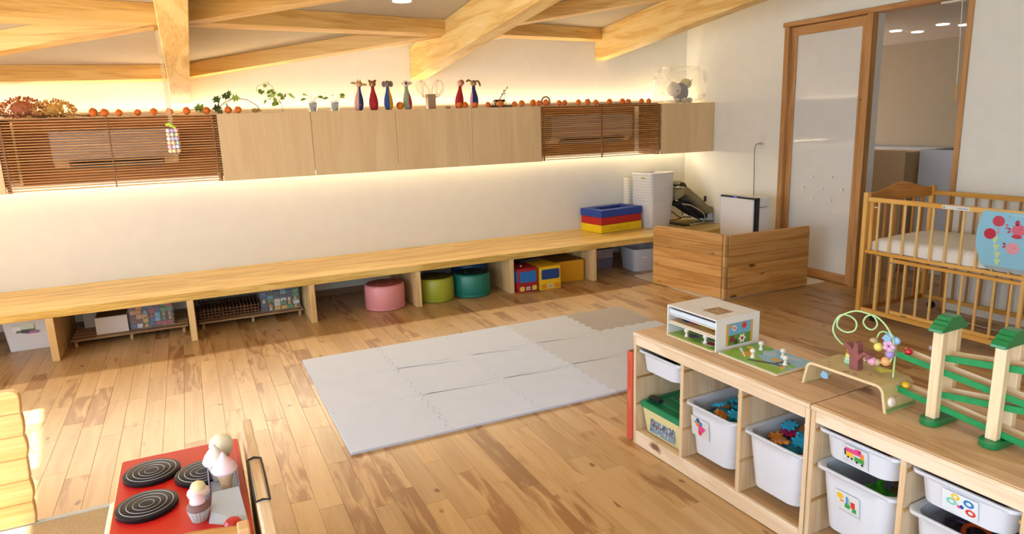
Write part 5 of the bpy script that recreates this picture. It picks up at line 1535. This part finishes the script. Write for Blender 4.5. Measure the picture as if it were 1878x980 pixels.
def poly_blob(cx, cy, r, n, seed, e=1.0):
    q = random.Random(seed)
    return [(cx + r * q.uniform(.75, 1.1) * cos(2 * pi * i / n), cy + r * e * q.uniform(.75, 1.1) * sin(2 * pi * i / n)) for i in range(n)]
PEG = mat('peg_cream', '#e2dccb', rough=.35)
def peg_puzzle(lb, a, b_, z, w_, d_, base, patches, pegs, th=.008, grp=None, cat='puzzle', tray=False):
    t = T('peg_puzzle', lb, cat, S(a, b_, z), (0, 0, SROT), grp)
    if tray:
        MB().box(0, w_, 0, d_, 0.0003, .004).box(0, w_, 0, .008, .004, .022).box(0, w_, d_ - .008, d_, .004, .022).box(0, .006, .008, d_ - .008, .004, .022).box(w_ - .006, w_, .008, d_ - .008, .004, .022).build('tray', mat('tray_ice', '#cfdbe6', rough=.2), t, bev=.002)
    else:
        MB().prism(rrect(0, w_, 0, d_, .006), 'Z', .0003, th).build('board', mat('puzzle_edge', '#d9c7a0', rough=.5), t, bev=.0012)
        MB().prism(rrect(.006, w_ - .006, .006, d_ - .006, .004), 'Z', th, th + .0006).build('printed_sheet', mat('ink_' + base[1:], base, rough=.3), t)
        cols = [p[0] for p in patches]
        m = MB()
        for k, (c, poly) in enumerate(patches):
            m.cm = k
            poly = [(min(w_ - .007, max(.007, x)), min(d_ - .007, max(.007, y))) for x, y in poly]
            m.prism(poly, 'Z', th + .0004, th + .0009 + .00012 * k)
        m.build('printed_picture', [mat('ink_' + c[1:], c, rough=.3) for c in cols], t)
    for x, y in pegs:
        MB().lathe([(.0095, th), (.0085, th + .004), (.0055, th + .010), (.0055, th + .018), (.009, th + .022), (.0115, th + .028), (.0095, th + .035), (.003, th + .038)], (x, y, 0), 14).build('peg', PEG, t, smooth=True)
    return t
# puzzle on the shelf top: green meadow, blue sky, cat and branch
w_, d_ = .300, .226
pat = [('#8fb83c', [(.0, .0), (.3, .0), (.3, .08), (.22, .06), (.12, .10), (.0, .19)]), ('#6fa83c', [(.0, .14), (.06, .08), (.12, .12), (.1, .226), (.0, .226)]), ('#a8c4d4', poly_blob(.13, .16, .035, 12, 3, .8)), ('#b5c9d9', poly_blob(.22, .19, .03, 12, 5, .5)),
       ('#e0a22c', poly_blob(.085, .085, .034, 12, 7, .9)), ('#c8781f', poly_blob(.055, .12, .018, 10, 8)), ('#e8b83c', poly_blob(.03, .15, .016, 9, 9)), ('#d9a23c', poly_blob(.19, .12, .022, 10, 10, .7)),
       ('#4a3c34', [(.13, .03), (.17, .045), (.22, .075), (.27, .08), (.27, .09), (.22, .088), (.16, .062), (.13, .045)]), ('#4a3c34', [(.22, .08), (.225, .12), (.215, .15), (.21, .15), (.216, .12), (.212, .08)]), ('#4a3c34', [(.22, .1), (.25, .13), (.247, .134), (.217, .106)]),
       ('#7db83c', poly_blob(.27, .11, .02, 10, 12, .6)), ('#e8a03c', poly_blob(.262, .075, .014, 9, 13)), ('#f0f0ea', [(.01, .11), (.09, .055), (.1, .05), (.1, .053), (.02, .114)])]
peg_puzzle('peg puzzle with green meadow and blue sky beside the white case', .428, .094, .5495, w_, d_, '#8fbcd4', pat, [(.075, .165), (.122, .068), (.185, .165), (.245, .108)])
# puzzles in the case
w2, d2 = .286, .215
patb = [('#6d4a8a', poly_blob(.1, .07, .04, 10, 3, .6)), ('#6fa84c', poly_blob(.16, .05, .05, 10, 4, .5)), ('#8fbc3c', poly_blob(.05, .05, .04, 10, 5, .6)), ('#e8e4e0', poly_blob(.215, .06, .05, 12, 6, .6)), ('#a8202c', poly_blob(.215, .06, .034, 12, 7, .6)), ('#8f9a9a', poly_blob(.14, .11, .04, 10, 8, .5)), ('#7ab83c', poly_blob(.27, .03, .03, 10, 9, .6))]
peg_puzzle('peg puzzle with a red flower sticking out of the case bottom', .123, .083, .5498, w2 + .002, d2, '#9cb84c', patb, [(.085, .045), (.195, .05)], grp='puzzles in the white case')
patc = [('#2c4a8a', poly_blob(.06, .05, .03, 10, 3, .6)), ('#c83428', poly_blob(.1, .06, .035, 10, 4, .6)), ('#e8d020', poly_blob(.17, .05, .035, 10, 5, .5)), ('#b82820', poly_blob(.24, .05, .035, 10, 6, .6)), ('#d9a02c', poly_blob(.235, .04, .045, 10, 7, .4))]
peg_puzzle('peg puzzle with red blue and yellow shapes in the case middle', .1265, .100, .611, .283, d2, '#d0b088', patc, [], grp='puzzles in the white case')
peg_puzzle('pale tray puzzle in the top slot of the white case', .1265, .100, .6500, .283, d2, '#ccd6e0', [], [], tray=True, grp='puzzles in the white case')

# ------------------------------------------------------------------ bead maze bench
t = T('bead_maze', 'little arched plywood bead maze with pastel beads and green wire', 'toy', S(.972, .205, .5495), (0, 0, SROT))
PLY = mat('ply_cream', '#dcc79a', rough=.4)
PLYT = mat('ply_print', '#c9b57c', rough=.35, vary=.12, vscale=18)
def arch(off):
    """bent plywood profile in (a, z), off = thickness inwards"""
    P_ = []
    L_, Rr, hh, r = -.148 + 0, .150, .088, .030
    P_.append((L_ - .012 + off, 0)); 
    for k in range(7):
        u = pi / 2 * k / 6
        P_.append((L_ + r - (r - off) * cos(u), hh - r + (r - off) * sin(u)))
    for k in range(7):
        u = pi / 2 * k / 6
        P_.append((Rr - r + (r - off) * sin(u), hh - r + (r - off) * cos(u)))
    P_.append((Rr + .012 - off, 0))
    return P_
o1, i1 = arch(0), arch(.009)
m = MB()
for k in range(len(o1) - 1):
    q = [o1[k], o1[k + 1], i1[k + 1], i1[k]]
    m.prism(q, 'Y', -.078, .078)
m.build('plywood_bench', PLY, t, loc=(0, 0, .0005))
m = MB()
for k in range(1, len(o1) - 1):
    e = [(x * 1.0, z) for x, z in (o1[k], o1[k + 1])]
    nx = (e[1][1] - e[0][1], -(e[1][0] - e[0][0])); ln = math.hypot(*nx)
    off = [(-nx[0] / ln * .0005, -nx[1] / ln * .0005)]
    m.add([(e[0][0] + off[0][0], -.076, e[0][1] + off[0][1]), (e[1][0] + off[0][0], -.076, e[1][1] + off[0][1]), (e[1][0] + off[0][0], .076, e[1][1] + off[0][1]), (e[0][0] + off[0][0], .076, e[0][1] + off[0][1])], [(3, 2, 1, 0)])
m.build('printed_surface', PLYT, t, loc=(0, 0, .0005))
gx = lambda z: .150 + .012 * (1 - z / .058) + .0006
m = MB()
q = random.Random(6)
for k in range(34):
    y = -.074 + k * .0043
    hgt = q.uniform(.012, .028)
    m.add([(gx(.004), y, .004), (gx(.004), y + .006, .004), (gx(hgt), y + .003, hgt)], [(0, 1, 2)])
m.add([(gx(.002), -.076, .002), (gx(.002), .076, .002), (gx(.014), .076, .014), (gx(.014), -.076, .014)], [(0, 1, 2, 3)])
m.build('grass_print', mat('grass_print', '#93b56c', rough=.4), t, loc=(.0003, 0, .0005))
m = MB()
for y, z, r in ((-.02, .045, .005), (.02, .05, .004), (.045, .04, .006)):
    m.prism([(y + r * cos(i * pi / 4), z + r * sin(i * pi / 4)) for i in range(8)], 'X', gx(z), gx(z) + .0004)
m.build('blossom_print', mat('blossom_print', '#c97b76', rough=.4), t)
MB().lathe([(.016, 0), (.017, .003), (.012, .010), (.002, .012)], n=16).build('snail_knob', mat('snail_cream', '#e8ddd0', rough=.35), t, loc=(.155, -.048, .034), rot=(0, R(80), 0), smooth=True)
MB().tube([(.163, -.048 + .008 * cos(k * .9) * (1 - k / 14), .034 + .008 * sin(k * .9) * (1 - k / 14)) for k in range(13)], .0012, 5).build('snail_spiral', mat('snail_red', '#b8523c', rough=.4), t, smooth=True)
# picture blocks and wires stand on the bench top (z = .088)
ZB_ = .0885
TREE = mat('tree_plum', '#8a4f4c', rough=.45)
tr = [(-.016, 0), (.016, 0), (.014, .035), (.034, .06), (.044, .062), (.036, .046), (.05, .052), (.06, .068), (.044, .068), (.034, .075), (.018, .06), (.012, .062), (.010, .095), (-.004, .098), (-.008, .07), (-.022, .082), (-.036, .088), (-.046, .078), (-.03, .068), (-.018, .045)]
MB().prism(tr, 'Y', -.016, .016).build('tree_block', TREE, t, loc=(.0, -.01, ZB_), bev=.002)
for (x, z, c, r) in ((-.044, .050, '#e0a23c', .018), (-.052, .062, '#d98a2c', .010), (-.036, .064, '#e8b04c', .011)):
    MB().ball((x, .02, ZB_ + z), r, 10, 6, (1, .5, 1)).build('flower_bead', mat('bead_' + c[1:], c, rough=.4), t, smooth=True)
for k, (c, z) in enumerate((('#9fd0b0', .008), ('#b5dcb8', .020), ('#e6dc6c', .031))):
    MB().lathe([(.019 - .002 * k, -.006), (.021 - .002 * k, 0), (.019 - .002 * k, .006)], (-.044, .02, ZB_ + z), 14).build('bead', mat('bead_' + c[1:], c, rough=.4), t, smooth=True)
WIRE = mat('wire_green', '#b6dc9a', rough=.35)
def bspl(P, n=10):
    P = [Vector(p) for p in P]
    Q = [P[0] * 2 - P[1]] + P + [P[-1] * 2 - P[-2]]
    out = []
    for i in range(1, len(Q) - 2):
        for k in range(n):
            u = k / n
            a, b2, c, d = Q[i - 1], Q[i], Q[i + 1], Q[i + 2]
            out.append(.5 * ((2 * b2) + (c - a) * u + (2 * a - 5 * b2 + 4 * c - d) * u * u + (3 * b2 - a - 3 * c + d) * u ** 3))
    out.append(P[-1])
    return out
A0, Z0 = .972, .5495
def W(a, z, y=0.0): return (a - A0, y, z - Z0)
p = bspl([W(.940, .638, .02), W(.935, .69, .02), W(.900, .71, .0), W(.876, .745, -.01), W(.871, .775, .0), W(.885, .805, .01), W(.915, .806, .02), W(.938, .790, .022), W(.936, .762, .02), W(.915, .750, .01), W(.895, .757, 0), W(.888, .775, -.01), W(.90, .808, -.01), W(.95, .838, -.01), W(.99, .840, -.005), W(1.015, .832, 0), W(1.022, .806, .01), W(1.005, .783, .015), W(.985, .784, .012), W(.975, .803, .005), W(.99, .828, 0), W(1.02, .838, -.005), W(1.055, .820, -.005), W(1.08, .785, 0), W(1.09, .755, 0), W(1.085, .70, 0), W(1.06, .685, 0), W(1.02, .681, 0), W(.975, .680, .0)], 8)
MB().tube(p, .0028, 8).build('bead_wire', WIRE, t, smooth=True)
p = bspl([W(1.018, .756, .02), W(1.028, .778, .02), W(1.048, .784, .02), W(1.075, .772, .02), W(1.085, .74, .02), W(1.085, .66, .02), W(1.085, .638, .02)], 8)
MB().tube(p, .0028, 8).build('bead_wire', WIRE, t, smooth=True)
for a, z, r, c, sq in ((1.039, .735, .0145, '#e3d76c', (1, 1, 1)), (1.081, .722, .0150, '#a58cc8', (1, 1, 1)), (1.069, .693, .0155, '#e6a86c', (1, 1, 1)), (1.021, .680, .0150, '#e0a3c0', (1, 1, 1)), (1.041, .681, .010, '#c4a888', (.9, 1, 1.2)), (.997, .682, .009, '#dcc8a4', (.8, 1.2, 1.2)), (1.021, .752, .012, '#b5a070', (1.1, 1, .8))):
    MB().ball(W(a, z, 0), r, 14, 8, sq).build('bead', mat('bead_' + c[1:], c, rough=.4), t, smooth=True)
for k in range(5): MB().ball(W(1.077 + .013 * cos(k * 1.257), .748 + .012 * sin(k * 1.257), -.004), .0095, 10, 6, (1, .7, 1)).build('pink_petal', mat('bead_pinkish', '#d6a6c8', rough=.4), t, smooth=True)
MB().box(-.012, .012, -.012, .012, -.012, .012).build('blue_cube', mat('bead_blue', '#8db8dc', rough=.4), t, loc=W(1.070, .776, 0), rot=(.4, .6, .3), bev=.002)
MB().ball(W(1.092, .768, .01), .013, 12, 8, (1, .6, 1)).build('bead', MATS['bead_blue'], t, smooth=True)
m = MB(); add_leaf(m, W(1.055, .650, 0), .05, .012, .5, .4, 0); m.build('yellow_leaf', mat('leaf_yellow', '#d8d838', rough=.4), t)
m = MB(); add_leaf(m, W(1.06, .650, 0), .04, .011, 2.6, .3, 0); m.build('yellow_leaf', MATS['leaf_yellow'], t)
m = MB()
for x, y, r in ((-.09, -.03, .006), (-.07, -.055, .005), (.0, -.06, .012), (.03, -.055, .008), (.06, -.02, .007)): m.prism(poly_blob(x, y, r, 8, int(abs(x) * 999)), 'Z', ZB_, ZB_ + .0006)
m.build('top_print', mat('print_rust', '#a8786c', rough=.4), t)
for k, (x, c) in enumerate(((.04, '#d6a6c8'), (.055, '#e6b8d0'), (.072, '#e3d76c'))): MB().ball((x, -.035, .072), .009, 10, 6).build('under_bead', mat('bead_' + c[1:], c, rough=.4), t, smooth=True)
MB().prism(poly_blob(-.09, .045, .016, 9, 3), 'Y', -.05, -.046).build('blue_bird', MATS['bead_blue'], t)
MB().cyl((-.1485, -.03, .045), (-.1495, -.03, .045), .004, n=8).build('screw', mat('screw_brass', '#8a6d4a', metal=.7), t)

# ------------------------------------------------------------------ marble run
t = T('marble_run', 'wooden marble run with green roofs, bases and sloping tracks', 'toy', S(1.34, .22, .5495), (0, 0, SROT))
GRN = mat('run_green', '#0f7a3f', rough=.3, coat=.3)
GRS = mat('run_stain', '#128a4a', rough=.5, vary=.12, vscale=40)
MAP = wood('run_maple', '#d9bd92', '#e6cfa8', '#efdcbc', 'Z', gs=2, rough=.45, rings=.15)
MAPX = wood('run_maple_x', '#d0b184', '#dfc59c', '#e9d3b0', 'X', gs=2, rough=.45, rings=.15)
def tower(a):
    x = a - 1.34
    MB().prism([(x + .03 * cos(u) , (-.042 if sin(u) < 0 else .042) + .03 * sin(u)) for u in [2 * pi * k / 24 for k in range(24)]], 'Z', .0005, .021).build('base', GRN, t, bev=.003, seg=2)
    for y in (-.036, .036):
        MB().box(x - .015, x + .015, y - .013, y + .013, .021, .298).build('column', MAP, t, bev=.002)
    rf = [(-.068, 0), (.068, 0), (.066, .010), (.055, .020), (.050, .020), (.040, .032), (.034, .032), (.024, .044), (-.022, .044), (-.032, .032), (-.038, .032), (-.047, .021), (-.053, .020), (-.066, .008)]
    MB().prism([(y, z + .2985) for y, z in rf], 'X', x - .021, x + .021).build('roof', GRN, t, bev=.002)
tower(1.245); tower(1.417)
def track(a0, z0, a1, z1):
    p0, p1 = Vector((a0 - 1.34, 0, z0 - .5495)), Vector((a1 - 1.34, 0, z1 - .5495))
    d = (p1 - p0).normalized()
    ln = (p1 - p0).length
    ang = math.atan2(d.z, d.x)
    kw = dict(parent=t, loc=p0, rot=(0, -ang, 0))
    MB().box(0, ln, -.022, .022, -.016, -.010).build('track_floor', MAPX, **kw)
    MB().box(0, ln, -.0225, -.0185, -.0205, -.0005).build('green_rail', GRS, bev=.001, **kw)
    MB().box(0, ln, .0185, .0225, -.0205, .004).build('back_rail', MAPX, bev=.001, **kw)
track(1.108, .742, 1.56, .697)
track(1.252, .772, 1.56, .811)
track(1.254, .655, 1.56, .695 - .0)
track(1.110, .628, 1.56, .583)
def marble(a, z, c, lb):
    o = MB().ball((0, 0, 0), .0125, 16, 10).build('wooden_ball', mat('ball_' + c[1:], c, rough=.2, coat=.5), loc=S(a, .218, z), smooth=True)
    tag(o, lb, 'ball', 'marble run balls')
marble(1.133, .7427 , '#b8162a', 'red wooden ball at the left end of the upper track')
marble(1.134, .6290 , '#e0b414', 'yellow wooden ball at the left end of the lowest track')
# ------------------------------------------------------------------ play corner at the lower left
o = MB().box(-7.9, -5.36, -7.5, -3.150, .0006, .007).build('cork_mat', mat('cork', '#b59b72', rough=.9, bump=.5, bscale=260, vary=.18, vscale=220))
tag(o, 'beige speckled cork mat on the floor at the lower left', 'mat')
o = MB().box(-7.9, -5.36, -3.149, -3.122, .0006, .010).build('mat_edge_strip', mat('strip_grey', '#a9a8a0', rough=.4), bev=.003)
tag(o, 'grey edging strip along the cork mat', 'strip')
PART2 = wood('partition_light', '#d0a060', '#deb274', '#e8c48c', 'X', gs=1.0, rough=.45, knots=.8, kscale=6, tint=.05, rings=.2, streak=.45)
t = T('wooden_partition', 'plank partition at the left picture edge standing on the cork mat edge', 'partition', (-6.3, -3.135, 0))
for k in range(6):
    z0, z1 = .011 + k * .0925, .011 + (k + 1) * .0925
    e0 = -5.786 + .004 * k
    w1 = (.0, .003, -.002, .004, .001, .0)[k]
    pl = [(-7.2, z0 + .0006), (e0, z0 + .0006), (e0 + .004 + w1, (z0 * 2 + z1) / 3), (e0 + .005 + w1, (z0 + 2 * z1) / 3), (e0 + .004, z1 - .0006), (-7.2, z1 - .0006)]
    if k == 5: pl = [(-7.2, z0 + .0006), (e0, z0 + .0006), (e0 + .005, z1 - .04), (e0 + .002, z1 - .016), (e0 - .008, z1 - .004), (e0 - .024, z1), (-7.2, z1)]
    MB().prism([(x + 6.3, z) for x, z in pl], 'Y', -.018, .018).build('plank', PART2, t, bev=.003)
t = T('wooden_partition', 'plank partition seen from above along the right side of the red stove', 'partition', (-5.003, -4.3, 0))
for k in range(6):
  for ya, yb_ in ((-.75, -.095), (-.093, .168), (.170, .49)):
    MB().box(-.017, .017, ya, yb_, .001 + k * .09, .001 + (k + 1) * .09 - .0012).build('plank', wood('partition_y', '#d3b48c', '#e0c6a2', '#ead5b6', 'Y', gs=1.0, rough=.5, knots=1.0, kscale=5), t, bev=.006, seg=2)
o = MB().tube([(-5.0215, -4.135, .542), (-5.003, -4.125, .5428), (-4.9845, -4.137, .542), (-4.984, -4.27, .5423), (-4.986, -4.395, .542), (-5.003, -4.387, .5428), (-5.0225, -4.393, .542), (-5.0225, -4.27, .5423)], .0028, 6, closed=True).build('elastic_band', mat('elastic_black', '#16161a', rough=.6), smooth=True)
tag(o, 'thin black elastic band looped over the partition top beside the stove', 'band')

t = T('toy_stove', 'red topped wooden toy stove with black spiral burners', 'toy stove', (-5.205, -4.2, 0))
SX0, SX1, SY0, SY1 = -5.375, -5.036, -4.66, -3.865
STV = wood('stove_side', '#d9bf98', '#e8d2b0', '#f0e0c6', 'Z', gs=1, rough=.5, rings=.2)
kw = dict(parent=t, world=True)
MB().box(SX0 - .002, SX1 + .002, SY0, SY1 + .004, .482, .4975).build('top_board', mat('stove_ply', '#d9b27c', rough=.5), bev=.003, **kw)
MB().prism(rrect(SX0 + .002, SX1 - .001, SY0 + .002, SY1, .008), 'Z', .4975, .501).build('red_top', mat('stove_red', '#c81e18', rough=.35), bev=.001, **kw)
MB().box(SX0, SX0 + .018, SY0 + .01, SY1 - .01, .002, .482).build('side_panel', STV, **kw)
MB().box(SX1 - .018, SX1, SY0 + .01, SY1 - .01, .002, .482).build('side_panel', STV, **kw)
MB().box(SX0 + .018, SX1 - .018, SY1 - .03, SY1 - .012, .002, .482).build('back_panel', STV, **kw)
for z, dx in ((.13, .004), (.28, .010), (.42, .016)):
    MB().box(SX0 - dx - .004, SX0 - .0005, SY0 + .03, -4.06, z, z + .05).build('side_slat', mat('slat_white', '#e8dfd0', rough=.5), bev=.004, **kw)
BLK = mat('burner_black', '#100f14', rough=.5, spec=.3)
LINE = mat('burner_line', '#aeb3ba', rough=.4)
def burner(x, y, r=.078):
    b_ = MB().lathe([(r - .003, .5012), (r, .504), (r, .5135), (r - .004, .516), (.001, .5163)], (x, y, 0), 36).build('burner', BLK, smooth=True, angle=50, **kw)
    for q in (.034, .050, .066):
        MB().tube([(x + q * r / .078 * cos(a * pi / 20), y + q * r / .078 * sin(a * pi / 20), .5158) for a in range(40)], .0012, 4, closed=True).build('burner_ring', LINE, smooth=True, **kw)
    MB().tube([(x + .0185 * r / .078 * cos(a * pi / 12), y + .0185 * r / .078 * sin(a * pi / 12), .5160) for a in range(24)], .0010, 4, closed=True).build('burner_ring', LINE, smooth=True, **kw)
burner(-5.284, -4.003); burner(-5.289, -4.205); burner(-5.145, -4.083)
MB().lathe([(.020, .5012), (.022, .512), (.016, .520), (.001, .521)], (-5.083, -4.412, 0), 20).build('red_knob', mat('knob_red', '#c4141c', rough=.3, coat=.3), smooth=True, **kw)
arc = [(-5.36, .502)]
for k in range(21):
    u = k / 20
    arc.append((-5.34 + .27 * u, .502 + .012 + .030 * sin(pi * min(1, u * .62 + .20)) ** 1.3))
arc += [(-5.062, .52), (-5.058, .502)]
MB().prism([(x, z) for x, z in arc], 'Y', -4.50, -4.455).build('curved_back', wood('stove_back', '#b9853f', '#cf9d58', '#dfb272', 'X', gs=1, rough=.4), bev=.008, seg=2, **kw)
MB().box(-5.075, -5.046, -4.50, -4.452, .5012, .535).build('back_end', mat('stove_ply', '#d9b27c'), bev=.004, **kw)

# ice cream stand and sweets
t = T('ice_cream_stand', 'light grey toy ice cream stand on the red stove top', 'toy stand', (-5.09, -4.25, .5012))
GS = mat('stand_grey', '#b4bfca', rough=.4)
MB().hexa([(-5.140, -4.37, .5015), (-5.044, -4.44, .5015), (-5.052, -4.262, .5015), (-5.130, -4.262, .5015)], [(-5.132, -4.345, .520), (-5.046, -4.412, .503), (-5.056, -4.272, .538), (-5.124, -4.275, .538)]).build('sloped_front', GS, bev=.002, **kw | {'parent': t})
MB().box(-5.128, -5.056, -4.26, -4.06, .5015, .512).build('rack_floor', GS, bev=.002, parent=t, world=True)
for x in (-5.132, -5.056): MB().hexa([(x, -4.26, .5016), (x + .003, -4.26, .5016), (x + .003, -4.04, .5016), (x, -4.04, .5016)], [(x, -4.26, .536), (x + .003, -4.26, .536), (x + .003, -4.05, .552), (x, -4.05, .552)]).build('rack_side', mat('rack_lilac', '#b9bcd8', rough=.15, alpha=.7), parent=t, world=True)
def cone(x, y, z0, sc_, cream, lb, swirl=True, conec='#d9b68c', tilt=(0, 0)):
    t = T('toy_ice_cream', lb, 'toy food', (x, y, z0), (R(tilt[0]), R(tilt[1]), 0), 'toy ice creams')
    MB().lathe([(.014 * sc_, .0005), (.022 * sc_, .045 * sc_), (.024 * sc_, .047 * sc_), (.026 * sc_, .060 * sc_), (.020 * sc_, .062 * sc_)], n=20).build('cone', mat('cone_' + conec[1:], conec, rough=.6, bump=.15, bscale=160), t, smooth=True)
    if swirl:
        m = MB()
        m.lathe([(.022 * sc_, .060 * sc_), (.037 * sc_, .064 * sc_), (.040 * sc_, .072 * sc_), (.036 * sc_, .080 * sc_), (.033 * sc_, .083 * sc_), (.033 * sc_, .088 * sc_), (.027 * sc_, .097 * sc_), (.023 * sc_, .100 * sc_), (.022 * sc_, .104 * sc_), (.014 * sc_, .113 * sc_), (.010 * sc_, .118 * sc_), (.006 * sc_, .128 * sc_), (.001, .131 * sc_)], n=22)
        m.build('swirl', mat('cream_' + cream[1:], cream, rough=.55), t, smooth=True, angle=80)
    else:
        MB().ball((0, 0, .078 * sc_), .036 * sc_, 18, 12).build('scoop', mat('cream_' + cream[1:], cream, rough=.55), t, smooth=True)
cone(-5.086, -4.225, .5125, .86, '#eccfd4', 'toy ice cream cone with pale pink swirl, frontmost on the grey stand')
cone(-5.108, -4.155, .5125, .86, '#ece4dc', 'toy ice cream cone with white swirl behind the pink one', True, '#e0d6d0')
cone(-5.087, -4.085, .5125, .95, '#e9e4c8', 'toy ice cream with a pale yellow round scoop at the stand back', False)
def cupcake(x, y, sponge, top, cup, lb):
    t = T('toy_cupcake', lb, 'toy food', (x, y, .5014), (0, 0, 0), 'toy cupcakes')
    n = 36
    m = MB(); m.rings([[(r * (1 + .05 * (i % 2)) * cos(2 * pi * i / n), r * (1 + .05 * (i % 2)) * sin(2 * pi * i / n), z) for i in range(n)] for r, z in ((.019, 0), (.027, .032), (.026, .033))]); m.build('pleated_cup', mat('cup_' + cup[1:], cup, rough=.5), t)
    MB().lathe([(.026, .031), (.030, .036), (.028, .043), (.020, .050), (.010, .052)], n=20).build('sponge', mat('sponge_' + sponge[1:], sponge, rough=.6), t, smooth=True)
    MB().lathe([(.019, .049), (.020, .055), (.016, .063), (.008, .068), (.001, .070)], n=18).build('icing', mat('icing_' + top[1:], top, rough=.5), t, smooth=True)
cupcake(-5.160, -4.335, '#7a544c', '#e6c6d0', '#b4c0bc', 'toy cupcake with brown sponge and pink icing on the stove')
cupcake(-5.158, -4.255, '#e4d2cc', '#e8dca4', '#c4c6d0', 'toy cupcake with pale sponge and yellow icing on the stove')
